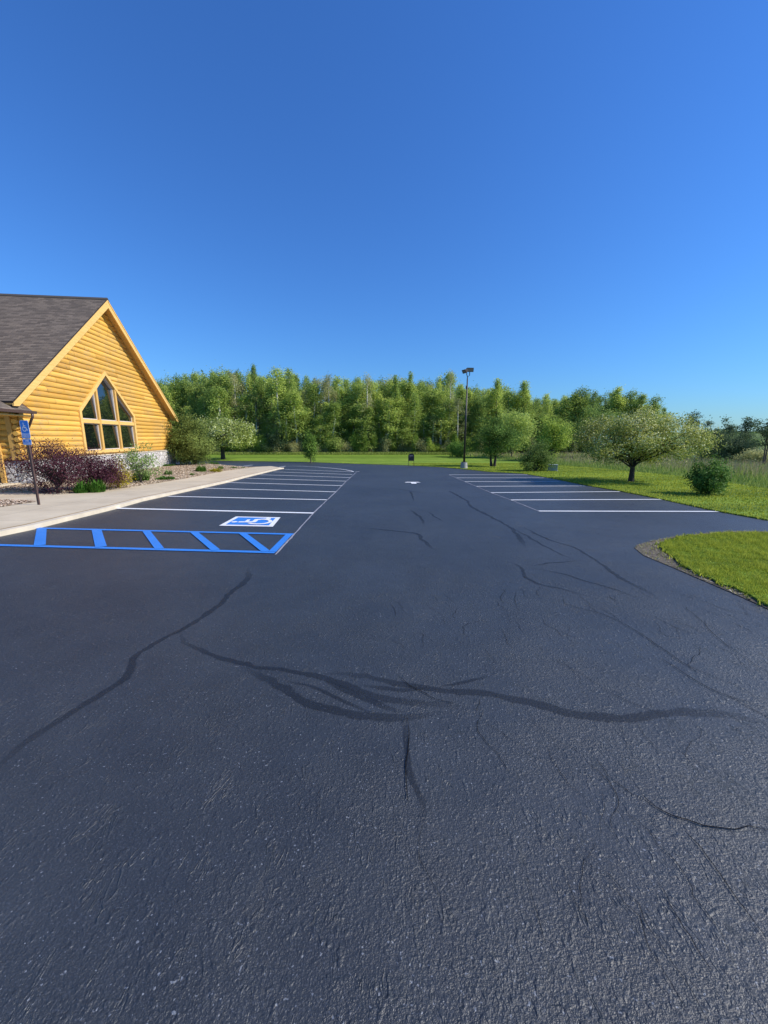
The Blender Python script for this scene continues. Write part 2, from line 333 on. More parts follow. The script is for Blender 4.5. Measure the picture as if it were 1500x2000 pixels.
def sheet(name, poly, off, mat, parent=None, skirt=0, zf=None, step=None):
    bm = bmesh.new(); f = bm.faces.new([bm.verts.new((x, y, 0)) for x, y in poly])
    bmesh.ops.triangulate(bm, faces=bm.faces)
    ys = [y for y in ylines if min(p[1] for p in poly) < y < max(p[1] for p in poly)]
    if step: ys = sorted(set(ys+list(np.arange(min(p[1] for p in poly), max(p[1] for p in poly), step))))
    for y in ys: bmesh.ops.bisect_plane(bm, geom=bm.verts[:]+bm.edges[:]+bm.faces[:], plane_co=(0, y, 0), plane_no=(0, 1, 0))
    if step:
        for x in np.arange(min(p[0] for p in poly), max(p[0] for p in poly), step): bmesh.ops.bisect_plane(bm, geom=bm.verts[:]+bm.edges[:]+bm.faces[:], plane_co=(x, 0, 0), plane_no=(1, 0, 0))
    bmesh.ops.triangulate(bm, faces=bm.faces)
    for f in bm.faces:
        f.normal_update()
        if f.normal.z < 0: f.normal_flip()
    for v_ in bm.verts: v_.co.z = float(Z(v_.co.x, v_.co.y))+off if zf is None else zf(v_.co.x, v_.co.y)
    if skirt:
        be = [e for e in bm.edges if e.is_boundary]; r = bmesh.ops.extrude_edge_only(bm, edges=be)
        for v_ in [g for g in r['geom'] if isinstance(g, bmesh.types.BMVert)]: v_.co.z -= skirt
    me = bpy.data.meshes.new(name); bm.to_mesh(me); bm.free(); me.materials.append(mat)
    o = bpy.data.objects.new(name, me); COL.objects.link(o); o.parent = parent; return o
def PX(lst): return [G(*p) for p in lst]
curb = PX([(0,1050),(66,1036),(223,996.5),(281,980),(400,953.5),(446,943),(480,933.6),(547,917)])
lot_right = PX([(1500,1018.6),(1390,998.5),(1291,976.5),(1207,960),(1155,951),(1071,934),(1023,926),(957,922.5),(930,919.5),(863,913.2),(797,909.6),(700,906.6),(607,903),(510,901.6),(420,900)])
isl = PX([(1500,1040),(1436,1039.5),(1400,1041.5),(1351,1046),(1315,1050.5),(1287,1056),(1262,1061.5),(1244,1067),(1239,1073),(1257,1088),(1308,1109),(1372,1137),(1436,1164.5),(1500,1194)])
lot_poly = [(-40, -8), (-9, -8), (-7.0, 2), (-7.25, 6)] + curb + [(-8.6, 33.2), (-12, 33.8), (-19, 36), (-40, 41)] + [(-60, 60), ] + [lot_right[-1]] + lot_right[-2::-1] + [(14, 8.3), (40, 7.0)] + [(40, 4.8)] + isl + [(8, -.5), (12, -8)]
# keep the lot simple: front-left is open asphalt up to the kerb line
lot_poly = [(-30, -8), (-30, 5.2), (-9.2, 5.9)] + curb + [(-8.6, 33.4), (-12, 34.2), (-19, 36), (-40, 41), (-60, 46), (-60, 62)] + lot_right[::-1] + [(14, 8.3), (40, 7.0), (40, 6.2), (12, 6.9)] + isl + [(6.5, 2.2), (9.5, -8)]
lot = tag(sheet('parking_lot', lot_poly, .02, M['asphalt']), 'freshly sealed black asphalt parking lot', kind='structure')
def ribbon(px, width, off, mat, name, parent=lot, world=False, jitter=0, taper=True, seed=1):
    P = np.array(px if world else PX(px)); rng = np.random.default_rng(seed)
    Q = [P[0]]                                     # densify
    for a, b in zip(P[:-1], P[1:]):
        n = max(1, int(np.linalg.norm(b-a)/(.07 if jitter else 3.))); Q += [a+(b-a)*(i+1)/n for i in range(n)]
    Q = np.array(Q)
    if jitter and len(Q) > 6:
        for _ in range(4): Q[1:-1] = (Q[:-2]+Q[1:-1]*2+Q[2:])/4
        wob = rng.normal(0, jitter*1.4, Q[1:-1].shape); wob[1:-1] = (wob[:-2]+wob[2:]+wob[1:-1])/3; Q[1:-1] += wob
    T = np.gradient(Q, axis=0); T /= np.linalg.norm(T, axis=1)[:, None]+1e-9; Nn = np.stack([-T[:, 1], T[:, 0]], 1)
    ws = np.full(len(Q), width/2.)
    if jitter:
        ws = ws*(1+.20*np.sin(np.arange(len(Q))*.11+seed)+.12*np.sin(np.arange(len(Q))*.43+seed)+rng.normal(0, .07, len(Q)))
        if taper:
            k = min(6, len(Q)//3)
            for i in range(k): ws[i] *= .5+.5*(i+.3)/k; ws[-1-i] *= .5+.5*(i+.3)/k
    A = Q+Nn*ws[:, None]; B = Q-Nn*ws[:, None]; n = len(Q)
    V = [(x, y, float(Z(x, y))+off) for x, y in np.vstack([A, B])]
    al = np.ones(n); k = min(10, n//3)
    if jitter and taper: al[:k] = np.arange(k)/k; al[n-k:] = np.arange(k)[::-1]/k
    uv = np.concatenate([np.stack([al, np.ones(n)], 1), np.stack([al, -np.ones(n)], 1)])
    return mesh_obj(name, V, [(i, n+i, n+i+1, i+1) for i in range(n-1)], mat, parent, uv=uv)
# white stall lines, left bank then right bank
for a, b in [((223,994.3),(612,1004)),((328,970.7),(638,977.7)),((400,954.6),(656,962)),((446,943.4),(668,949.7)),((481,935),(676,940.8)),((508,928),(684,933.7)),((534,922.3),(688,927.6)),((556,917.4),(688,922.2)),((472,911.6),(493.5,908.6)),
             ((1052,1000),(1407,1000.8)),((998,978),(1291,976.8)),((959,963.5),(1210,961.4)),((930.4,951),(1141.6,950.2)),((908,941.6),(1092.5,941.6)),((892,934.2),(1062.6,934.2)),((877,928),(1030.6,928))]:
    ribbon([a, b], .16 if a[0] == 223 else .13, .029, M['white_paint'], 'parking_line')
ribbon([(538,914.6),(558,910.8),(590,911.3),(620,912.6),(645,914.8),(663,916.6),(676,918.4),(686,920.4),(691,922.3),(702,921.2)], .12, .031, M['white_paint'], 'curved_island_line')
ribbon([(538,1086),(575,1045.5),(612,1004),(640,977),(656,962),(676,941),(697,922)], .035, .026, M['faint'], 'layout_chalk_line', jitter=.005)
ribbon([(1052,1000),(998,978),(959,963.5),(930,951),(908,941.6),(877,928)], .03, .026, M['faint'], 'layout_chalk_line', jitter=.005)
# blue hatched aisle
aisle = bpy.data.objects.new('hatched_access_aisle', None); COL.objects.link(aisle); aisle.parent = lot
ribbon([(62,1033.6),(573,1046)], .12, .030, M['blue_paint'], 'aisle_border', aisle)
ribbon([(-60,1065.3),(0,1067.5),(538,1082)], .12, .030, M['blue_paint'], 'aisle_border', aisle)
for a, b in [((82,1035),(78,1068.5)),((189,1037.5),(198,1071.5)),((286,1040),(312,1075)),((379,1042),(422,1078)),((474,1044.5),(520,1080.5)),((565,1046.5),(532,1081))]:
    ribbon([a, b], .165 if a[0] < 200 else .135, .034, M['blue_paint'], 'aisle_stripe', aisle)
# painted accessible symbol
def flat_poly(pts, off, mat, name, parent):
    return mesh_obj(name, [(x, y, float(Z(x, y))+off) for x, y in pts], [tuple(range(len(pts)))], mat, parent)
sc = [np.array(G(*p)) for p in [(428,1029),(533,1031),(548,1012.5),(461,1010.8)]]   # bl, br, tr, tl in photo
def sq(a, b):  # symbol's own frame: a = across (0..1, far side =1), b = up (0 at lane side .. 1 at kerb side)
    near = sc[1]*(1-b)+sc[0]*b; far = sc[2]*(1-b)+sc[3]*b; return tuple(near*(1-a)+far*a)
symb = bpy.data.objects.new('accessible_parking_symbol', None); COL.objects.link(symb); symb.parent = lot
flat_poly([sq(0,0), sq(1,0), sq(1,1), sq(0,1)], .029, M['white_paint'], 'symbol_border', symb)
flat_poly([sq(.11,.09), sq(.89,.09), sq(.89,.91), sq(.11,.91)], .033, M['blue_paint'], 'symbol_field', symb)
def isa_strokes():
    """the wheelchair figure as polygons in a unit square"""
    out = []
    def stroke(P, w_):
        P = np.array(P, float)
        for a, b in zip(P[:-1], P[1:]):
            d = b-a; d /= np.linalg.norm(d); n = np.array([-d[1], d[0]])*w_/2; e = d*w_*.3
            out.append([a-e+n, a-e-n, b+e-n, b+e+n])
    out.append([np.array([.40+.065*math.cos(t), .86+.065*math.sin(t)]) for t in np.linspace(0, 2*math.pi, 14)[:-1]])
    stroke([(.40,.74),(.43,.44),(.66,.44),(.76,.18),(.84,.21)], .10); stroke([(.42,.61),(.62,.61)], .075)
    arc = [(.46+.25*math.cos(t), .32+.25*math.sin(t)) for t in np.linspace(R(128), R(368), 15)]
    for a, b in zip(arc[:-1], arc[1:]): 
        ca = np.array([.46, .32]); A = np.array(a); B = np.array(b); out.append([ca+(A-ca)*1.13, ca+(A-ca)*.80, ca+(B-ca)*.80, ca+(B-ca)*1.13])
    return out
ISA = isa_strokes()
V = []; Fc = []
for i, pl in enumerate(ISA):
    b0 = len(V)
    for a, b in pl:
        x, y = sq(.10+.80*(.5+(a-.52)*1.32), .09+.82*(.5+(b-.5)*1.10)); V.append((x, y, float(Z(x, y))+.037+(i*.0006 if i < 8 else .0048)))
    Fc.append(tuple(range(b0, len(V))))
mesh_obj('wheelchair_figure', V, Fc, M['white_paint'], symb)
# arrow
ax, ay = G(806, 943.5)
A = [(-.45,.2),(0,.95),(.45,.2),(.14,.2),(.14,-.8),(-.14,-.8),(-.14,.2)]
A = [(-.42,.0),(-.3,.35),(.3,.35),(.42,.0),(.16,.0),(.16,-.62),(-.1,-.62),(-.1,.0)]
flat_poly([(ax+p[0], ay+p[1]) for p in A], .03, M['white_paint'], 'direction_arrow', lot)
def inpoly_pt(p):
    c = False; n = len(isl)
    for i in range(n):
        (x0, y0), (x1, y1) = isl[i], isl[(i+1) % n]
        if (y0 > p[1]) != (y1 > p[1]) and p[0] < (x1-x0)*(p[1]-y0)/(y1-y0)+x0: c = not c
    return not c
# crack sealant bands (traced on the ground plane)
BAND = [([(-90,1600),(-40,1550),(0,1505),(30,1470),(100,1425),(165,1385),(190,1360),(250,1332),(265,1320),(245,1302),(250,1290),(285,1270),(330,1250),(355,1235),(400,1205),(435,1180),(485,1130),(487,1110)], .042),
 ([(350,1235),(360,1260),(400,1282),(450,1292),(525,1310),(587,1319),(657,1331),(689,1349),(727,1370),(797,1380),(867,1382),(937,1387)], .048),
 ([(610,1317),(680,1321),(750,1331),(820,1345),(850,1356),(913,1356),(960,1356),(1007,1366),(1053,1382),(1100,1394),(1180,1405),(1260,1406),(1313,1398),(1367,1393),(1420,1399),(1500,1417),(1560,1432)], .048),
 ([(848,1352),(904,1342),(937,1333),(963,1323)], .022),
 ([(470,1303),(540,1340),(587,1368),(633,1387),(703,1402),(787,1408),(843,1403),(890,1394)], .05),
 ([(643,1326),(680,1349),(699,1373),(750,1391),(800,1400)], .04), ([(699,1343),(773,1352),(850,1359)], .035), ([(560,1330),(620,1350),(680,1375),(740,1396)], .03),
 ([(791,1405),(792,1433),(790,1480),(797,1527),(811,1573),(829,1620)], .035),
 ([(876,959),(913,980),(919,991),(956,1009),(999,1033),(1020,1060),(1026,1072)], .10),
 ([(999,1033),(1040,1055),(1090,1083),(1130,1100)], .05),
 ([(1020,1031),(1068,1055),(1127,1073),(1164,1097),(1207,1129),(1265,1161),(1300,1178)], .065),
 ([(977,1097),(1010,1103),(1020,1111),(1023,1129),(1047,1143),(1111,1156),(1170,1175)], .055), ([(1025,1112),(1084,1119),(1153,1140),(1207,1156),(1260,1178)], .045), ([(1025,1109),(1073,1103),(1137,1097)], .045),
 ([(700,1033),(764,1038),(817,1044),(828,1060),(855,1079)], .07), ([(799,996),(823,1012),(828,1028)], .07), ([(801,959),(809,980)], .08), ([(770,955),(800,960),(830,965)],.06), ([(835,1000),(850,1012),(870,1022)], .06)]
for i, (p, wd) in enumerate(BAND): ribbon(p, wd*((2.5 if p[0][1] == 1600 else 2.1 if len(p) > 15 else 1.9) if p[0][1] > 1200 else 1.4), .0215+.0002*i, M['seal'], 'crack_seal_band', jitter=.014, seed=i+3)
CR = [([(795,1407),(798,1440),(789,1475),(795,1520),(801,1545),(797,1575)], .006), ([(1252,1560),(1276,1596),(1316,1612),(1352,1616),(1368,1614),(1404,1630),(1436,1638),(1500,1630)], .006),
 ([(1336,1632),(1364,1660),(1404,1716),(1436,1764),(1492,1840)], .0035), ([(1196,1736),(1220,1776),(1248,1800),(1264,1860),(1304,1924),(1336,1980)], .003), ([(1100,1712),(1124,1776),(1160,1828)], .003),
 ([(1028,1724),(1052,1808),(1064,1852)], .003), ([(775,1322),(800,1345),(830,1360),(850,1372),(885,1379)], .006), ([(1292,1292),(1330,1320),(1390,1355),(1430,1372),(1500,1392)], .006),
 ([(1100,1182),(1200,1210),(1280,1262),(1330,1300),(1400,1330),(1500,1372)], .006), ([(1340,1190),(1400,1250),(1450,1290),(1500,1318)], .006), ([(1080,1290),(1150,1330),(1200,1372),(1290,1400)],.004)]
M['crack'] = simple('open_crack', (.006, .006, .007), .9, .1, 5, bstr=0, spec=.1)
for i, (p, wd) in enumerate(CR): ribbon(p, wd*.8, .0262+.0001*i, M['crack'], 'open_crack', jitter=.009, seed=50+i)
V = []; Fc = []; rc = np.random.default_rng(77)
for i in range(190):
    x, y = rc.uniform(.1, 4.6), rc.uniform(.4, 4.2)
    if rc.uniform() > .25+.75*min(1, max(0, x)/2.5) or (x > 3.4 and y < 1): continue
    n = int(rc.integers(6, 22)); a = math.pi/2+rc.normal(0, .35); wd = rc.uniform(.0005, .0013)*(1+y*.2); pts = []
    for k in range(n):
        pts.append((x, y)); a += rc.normal(0, .30); a += (math.pi/2-a)*.15; x += math.cos(a)*.03; y += math.sin(a)*.03
        if rc.uniform() < .04: a += rc.choice([-1, 1])*.9
    if not inpoly_pt(pts[0]) or not inpoly_pt(pts[-1]): continue
    b = len(V)
    for k, (px_, py_) in enumerate(pts):
        w2 = wd*(.25+.75*math.sin(math.pi*(k+.5)/n))*rc.uniform(.7, 1.3); z = float(Z(px_, py_))+.0256
        V += [(px_-w2, py_, z), (px_+w2, py_, z)]
    Fc += [(b+2*k, b+2*k+1, b+2*k+3, b+2*k+2) for k in range(n-1)]
mesh_obj('hairline_cracks', V, Fc, M['crack'], lot)['kind'] = 'stuff'
# sidewalk with kerb
TH = R(7); BO = np.array([-15.3, 16.5, 0.])
inner = PX([(500,915),(440,923),(370,937.5),(300,950),(208,964),(100,968),(0,968)])
curb_in = [(x-.16, y) for x, y in curb]
walk_poly = curb_in + [(-8.75, 33.2)] + [(p[0], p[1]) for p in PX([(530,913)])] + inner + [(-30, 12.2), (-30, 5.2), (-9.36, 5.9)]
walk = tag(sheet('sidewalk', walk_poly, .12, M['concrete'], skirt=.12), 'pale concrete sidewalk between the lot and the planting bed', kind='structure')
kp = curb + [(-8.62, 33.2)]; kq = curb_in + [(-8.78, 33.2)]
kerb = sheet('kerb', [(-30, 5.05), (-9.1, 5.75)] + kp + kq[::-1] + [(-9.3, 5.9), (-30, 5.2)], .123, M['kerb'], skirt=.13)
tag(kerb, 'pale concrete kerb along the sidewalk', kind='structure')
ribbon([(x-.18, y) for x, y in kq][1:-1] if False else [(x-.05, y) for x, y in curb_in], .035, .128, M['rust_line'], 'kerb_joint', kerb, world=True)
# planting beds
pad = lambda y: -.22-.014*(y-16.5)
def bedz(x, y):
    b = float(Z(x, y))+.13; t = min(1, max(0, (-11.2-x)/4.2)); t = t*t*(3-2*t); q = min(1, max(0, (36-y)/3.5)); return b+(max(pad(y), b)-b)*t*q
bed_poly = [(inner[i][0], inner[i][1]) for i in range(len(inner))] + [(-30, 12.2), (-30, 15.0), (-22, 17), (-22, 36), (-19, 35.6), (-12.2, 33.9)] + [PX([(530,913)])[0]]
tag(sheet('planting_bed', bed_poly, 0, M['mulch'], zf=lambda x, y: bedz(x, y), step=1.2, skirt=.3), 'planting bed of shredded wood mulch along the log wall', kind='structure')
small = PX([(0,984),(30,984.5),(60,985.5),(74,987),(50,991),(25,995),(0,999)]); small = small + [(-20, 10.2), (-20, 12.0)]
tag(sheet('mulch_patch', small, .128, M['mulch']), 'small mulch patch at the foot of the blue sign', kind='structure')
# lawns
mead = PX([(1500,957),(1420,944),(1339,932.5),(1250,923.5),(1177,916.5),(1078,908.5),(1018,902.5),(970,898.5),(943,895)])
lawn_poly = [(14, 8.3)] + lot_right + [(-60, 62), (-90, 66), (-90, 77), (-40, 78), (-10, 78), (10, 76), (17, 72)] + mead[::-1] + [(24, 15.8), (40, 13.5), (40, 7.0)]
lawn = tag(sheet('lawn', lawn_poly, .05, M['lawn'], skirt=.05), 'mown green lawn with mower stripes', kind='structure')
isl_in = PX([(1500,1045),(1400,1047),(1350,1051),(1310,1058),(1289,1066),(1297,1078),(1312,1093),(1335,1113),(1383,1136),(1438,1161),(1500,1190)])
islpoly = isl + [(6.5, 2.2), (9.5, -8), (40, -8), (40, 6.2), (12, 6.9)]
tag(sheet('soil_verge', islpoly, .028, M['soil'], skirt=.03), 'strip of bare gravelly soil round the grass corner', kind='structure')
def ragged(pts, amp, seed, step=.12):
    rr = np.random.default_rng(seed); o_ = []
    for a, b in zip(pts[:-1], pts[1:]):
        a = np.array(a); b = np.array(b); n = max(1, int(np.linalg.norm(b-a)/step))
        for i in range(n): o_.append(tuple(a+(b-a)*i/n+rr.normal(0, amp, 2)))
    return o_+[tuple(pts[-1])]
isl_in = ragged(isl_in, .035, 8)
isl_lawn = isl_in + [(6.6, 2.1), (9.8, -8), (40, -8), (40, 5.9), (12, 6.6)]
tag(sheet('grass_corner', isl_lawn, .05, M['lawn'], skirt=.02), 'rounded corner of lawn between the lot and the drive', kind='structure')
# ------------------------------------------------------------------ scattered grass (stuff)
def inpoly(P, poly):
    x, y = P[:, 0], P[:, 1]; c = np.zeros(len(P), bool); n = len(poly)
    for i in range(n):
        x0, y0 = poly[i]; x1, y1 = poly[(i+1) % n]
        if y0 == y1: continue
        k = ((y0 > y) != (y1 > y)) & (x < (x1-x0)*(y-y0)/(y1-y0)+x0); c ^= k
    return c
def visible(P, m=60):
    d = P[:, 1]*math.cos(PIT)+ (HC+1)*math.sin(PIT); px = 750+F*P[:, 0]/np.maximum(d, .1); return (P[:, 1] > .5) & (px > -m) & (px < 1500+m)
def blades(name, P, zb, h, wdt, mat, lean, rng, label, kind='stuff', v=None):
    n = len(P); a = rng.uniform(0, 2*math.pi, n); hh = h*rng.uniform(.55, 1.25, n) if np.isscalar(h) else h
    dx = np.cos(a)*wdt*.5; dy = np.sin(a)*wdt*.5; b = rng.uniform(0, 2*math.pi, n); l = rng.uniform(0, lean, n)*hh
    A = np.stack([P[:, 0]-dx, P[:, 1]-dy, zb], 1); B = np.stack([P[:, 0]+dx, P[:, 1]+dy, zb], 1); C = np.stack([P[:, 0]+np.cos(b)*l, P[:, 1]+np.sin(b)*l, zb+hh], 1)
    V = np.stack([A, B, C], 1).reshape(-1, 3); Fc = np.arange(3*n).reshape(-1, 3)
    if v is None: v = rng.uniform(0, 1, n)
    return tag(mesh_obj(name, V, Fc, mat, v=v), label, kind=kind)
rng = np.random.default_rng(5)
def rnd(n, x0, x1, y0, y1): return np.stack([rng.uniform(x0, x1, n), rng.uniform(y0, y1, n)], 1)
P = rnd(900000, 4, 15, -1, 8.6); P = P[inpoly(P, isl_lawn)]; P = P[visible(P) | (rng.uniform(0, 1, len(P)) < .45)]
cl = np.sin(P[:, 0]*5.1+np.sin(P[:, 1]*4.3)*2)*np.sin(P[:, 1]*6.3+P[:, 0]*2.2); cl = .5*cl+.5*np.sin(P[:, 0]*17+P[:, 1]*9)*np.sin(P[:, 1]*21-P[:, 0]*6); keep = rng.uniform(0, 1, len(P)) < .70+.3*cl; P = P[keep]
blades('short_grass', P, Z(P[:, 0], P[:, 1])+.045, .045*(1.0+.6*cl[keep])*rng.uniform(.5, 1.3, len(P)), .008, M['blade'], 1.2, rng, 'short grass blades on the lawn corner', v=np.clip(.42+.22*cl[keep]+rng.normal(0, .26, len(P)), 0, 1))
P = rnd(40000, 4, 15, -2, 8.6); P = P[inpoly(P, islpoly) & ~inpoly(P, isl_lawn)]
Ps = P[:2600]; blades('sparse_grass', Ps[:2600], Z(Ps[:2600, 0], Ps[:2600, 1])+.025, .04, .008, M['blade'], 1.0, rng, 'sparse grass tufts in the bare soil')
def chips(name, P, zb, s, mat, rng, label, sz=.3):
    n = len(P); a = rng.uniform(0, 2*math.pi, n); ti = rng.normal(0, .35, n); l = s*rng.uniform(.4, 1.3, n); wd = l*rng.uniform(.2, .6, n)
    u = np.stack([np.cos(a), np.sin(a), ti], 1); q = np.stack([-np.sin(a), np.cos(a), rng.normal(0, sz, n)], 1); C = np.stack([P[:, 0], P[:, 1], zb+.006], 1)
    V = np.stack([C-u*l[:, None]/2-q*wd[:, None]/2, C+u*l[:, None]/2-q*wd[:, None]/2, C+u*l[:, None]/2+q*wd[:, None]/2, C-u*l[:, None]/2+q*wd[:, None]/2], 1).reshape(-1, 3)
    return tag(mesh_obj(name, V, np.arange(4*n).reshape(-1, 4), mat, v=rng.uniform(0, 1, n)), label, kind='stuff')
M['pebble'] = leaf_mat('gravel_bits', (.12, .10, .08), (.42, .38, .32), 0, .0, .9); M['chip'] = leaf_mat('bark_chips', (.26, .18, .11), (.62, .52, .40), 0, .0, .9)
chips('gravel', P, Z(P[:, 0], P[:, 1])+.03, .03, M['pebble'], rng, 'loose gravel in the bare soil by the grass corner')
P = rnd(420000, 3, 46, 7, 46); P = P[inpoly(P, lawn_poly) & visible(P, 700)]
dn = np.hypot(P[:, 0], P[:, 1]); P = P[rng.uniform(0, 1, len(P)) < np.clip((18/dn)**1.2, 0, 1)]; dn = np.hypot(P[:, 0], P[:, 1])
blades('lawn_grass', P, Z(P[:, 0], P[:, 1])+.045, .05*np.ones(len(P))*rng.uniform(.5, 1.3, len(P)), .018+dn*.0009, M['blade'], .9, rng, 'short grass on the wide lawn to the right', v=np.clip(.45+.22*np.sin(P[:, 0]*.9+2*np.sin(P[:, 1]*.5))*np.sin(P[:, 1]*1.3+P[:, 0]*.4)+rng.normal(0, .24, len(P)), 0, 1))
# ragged edge of the lawn along the asphalt
E_ = []
for poly in (lot_right, isl_in):
    for a, b in zip(poly[:-1], poly[1:]):
        a = np.array(a); b = np.array(b); n = int(np.linalg.norm(b-a)*60); E_.append(a+(b-a)*rng.uniform(0, 1, (n, 1))+rng.normal(0, .035, (n, 2)))
P = np.vstack(E_); P = P[visible(P)]
blades('edge_grass', P, Z(P[:, 0], P[:, 1])+.03, .07, .02, M['blade'], 1.1, rng, 'ragged fringe of grass along the edge of the asphalt')
# meadow
mead_poly = mead + [(12, 88), (40, 98), (90, 96), (120, 60), (80, 24), (30, 15)]
P = rnd(480000, 8, 90, 14, 90); P = P[inpoly(P, mead_poly) & visible(P, 300)]
def dist_to(P, line):
    d = np.full(len(P), 1e9)
    for a, b in zip(line[:-1], line[1:]):
        a = np.array(a); b = np.array(b); t = np.clip(((P-a)@(b-a))/((b-a)@(b-a)), 0, 1); d = np.minimum(d, np.linalg.norm(P-(a+t[:, None]*(b-a)), axis=1))
    return d
dm = dist_to(P, mead); dn = np.hypot(P[:, 0], P[:, 1]); keep = rng.uniform(0, 1, len(P)) < np.clip(1.1-dn/75, .12, 1); P, dm, dn = P[keep], dm[keep], dn[keep]
g = (dm < 3.2+rng.normal(0, 1.2, len(P))) | (rng.uniform(0, 1, len(P)) < .64)
hh = np.clip(.2+.08*dm, .18, .5)*rng.uniform(.6, 1.3, len(P))
blades('meadow_grass', P[g], Z(P[g, 0], P[g, 1]), hh[g], (.02+dn[g]*.0009), M['meadowblade'], .5, rng, 'tall green meadow grass beyond the lawn')
q = ~g; blades('dry_meadow_stalks', P[q], Z(P[q, 0], P[q, 1]), hh[q]*1.35, (.012+dn[q]*.0007), M['stalk'], .35, rng, 'dry pinkish brown weed stalks in the meadow')
P = rnd(60000, -62, 22, 75.5, 79.5); P = P[visible(P)]
blades('woodland_edge_grass', P, Z(P[:, 0], P[:, 1]), .55, .06, M['meadowblade'], .5, rng, 'pale tall grass along the foot of the woods')
P = rnd(60000, -16, -10.5, 12, 34); P = P[inpoly(P, bed_poly)]; zb = np.array([bedz(x, y) for x, y in P])
chips('wood_chips', P, zb+.004, .075, M['chip'], rng, 'loose bark chips on the planting bed')
P = rnd(9000, -14, -10.3, 10, 12.5); P = P[inpoly(P, small)]; chips('bark_chips', P, Z(P[:, 0], P[:, 1])+.133, .06, M['chip'], rng, 'loose bark chips on the small mulch patch')
# ------------------------------------------------------------------ log building (local frame: x along the gable wall, -y out of it)
bl = empty('log_building', tuple(BO), 'honey coloured log building with steep grey shingle roof and stone base', 'building', rz=R(90)+TH)
EV = 3.10; AU, AZ = 7.05, 9.36; UL, UR = -.85, 15.5; WL, WR = 0., 15.08
sl = (AZ-EV)/(AU-UL); sr = (AZ-EV)/(UR-AU)
def roof_z(u): return EV+sl*(u-UL) if u < AU else EV+sr*(UR-u)
def roof_lim(z): return max(WL, UL+(z+.12-EV)/sl), min(WR, UR-(z+.12-EV)/sr)
# window outline
WJ0, WJ1, WS, WC, WAP, WSILL = 3.93, 9.45, 3.13, 6.69, 5.42, .92
def win_lim(z):
    if z < WSILL or z > WAP: return None
    if z <= WS: return WJ0, WJ1
    t = (z-WS)/(WAP-WS); return WJ0+(WC-WJ0)*t, WJ1+(WC-WJ1)*t
rs = np.random.default_rng(11)
def log_strips(z0, z1, course, lims, proud=.062, seg=.55, wav=.012):
    V = []; Fc = []; nsub = 6; z = z0; k = 0
    while z < z1-.01:
        ph = rs.uniform(0, 9); sag = rs.uniform(-.012, .012); th_ = course
        for j in range(nsub):
            a = z+th_*j/nsub; b = min(z+th_*(j+1)/nsub, z1); 
            if a >= z1: break
            for (l0, r0), (l1, r1) in lims(a, b):
                if r0-l0 < .02 and r1-l1 < .02: continue
                n = max(1, int(max(r0-l0, r1-l1)/seg)); ba = len(V)
                for i in range(n+1):
                    for (l, r, zz, tt) in ((l0, r0, a, j/nsub), (l1, r1, b, (j+1)/nsub)):
                        u = l+(r-l)*i/n; dep = proud*math.sin(math.pi*max(.0, min(1, tt)))**.6
                        V.append((u, -dep-wav*math.sin(u*1.3+ph)*.6*(1 if .1 < tt < .9 else .2), zz+wav*.7*math.sin(u*.9+ph)*(1 if 0 < tt < 1 else .0)))
                for i in range(n): Fc.append((ba+2*i, ba+2*i+2, ba+2*i+3, ba+2*i+1))
        z += th_; k += 1
    return V, Fc
def glims(a, b):
    la, ra = roof_lim(a); lb, rb = roof_lim(b)
    if la >= ra: return []
    if lb > rb: lb = rb = (lb+rb)/2
    wa, wb = win_lim((a)), win_lim(b)
    if wa is None and wb is None: return [((la, ra), (lb, rb))]
    wa = wa or wb if b < WAP else (wa or (WC, WC)); wb = wb or (WC, WC) if a > WSILL+.1 else (wb or wa)
    return [((la, wa[0]), (lb, wb[0])), ((wa[1], ra), (wb[1], rb))]
V, Fc = log_strips(.79, AZ-.12, .25, glims)
mesh_obj('log_wall', V, Fc, M['log'], bl, smooth=True)
# log siding of the side wall (facing the camera) and a plain rear
V, Fc = log_strips(.79, 3.6, .25, lambda a, b: [((0, 20), (0, 20))])
V = [(.0+v_[1], v_[0], v_[2]) for v_ in V]; mesh_obj('side_wall', V, [f[::-1] for f in Fc], M['log'], bl, smooth=True)
mb = MB(); mb.box((WR-.2, .1, -.8), (WR, 20, 3.6)); mb.box((0.1, 20, -.8), (WR, 20.2, 3.6)); mb.build('rear_wall', M['log'], bl)
# log ends at the corners
mb = MB()
z = .79
while z < 3.0:
    mb.tube([(.10, -.02, z+.11), (.10, .10, z+.11)], .12, 10); mb.tube([(-.13, .10, z+.11), (.12, .10, z+.11)], .10, 10); z += .25
mb.build('log_ends', M['log'], bl, smooth=False)
mb = MB(); mb.box((WR-.02, -.12, .80), (WR+.12, .12, 2.95)); mb.build('corner_board', M['trimz'], bl, bevel=.01)
# stone base
mb = MB(); mb.box((-.06, -.16, -1.0), (WR+.12, .1, .74)); mb.box((-.08, .1, -1.0), (.1, .30, .74)); mb.box((-.06, .30, -1.0), (.1, .78, .74)); sb = mb.build('stone_base', M['stone'], bl)
mb = MB(); mb.box((-.10, -.20, .742), (WR+.16, -.02, .79)); mb.build('stone_ledge', M['kerb'], sb, bevel=.006)
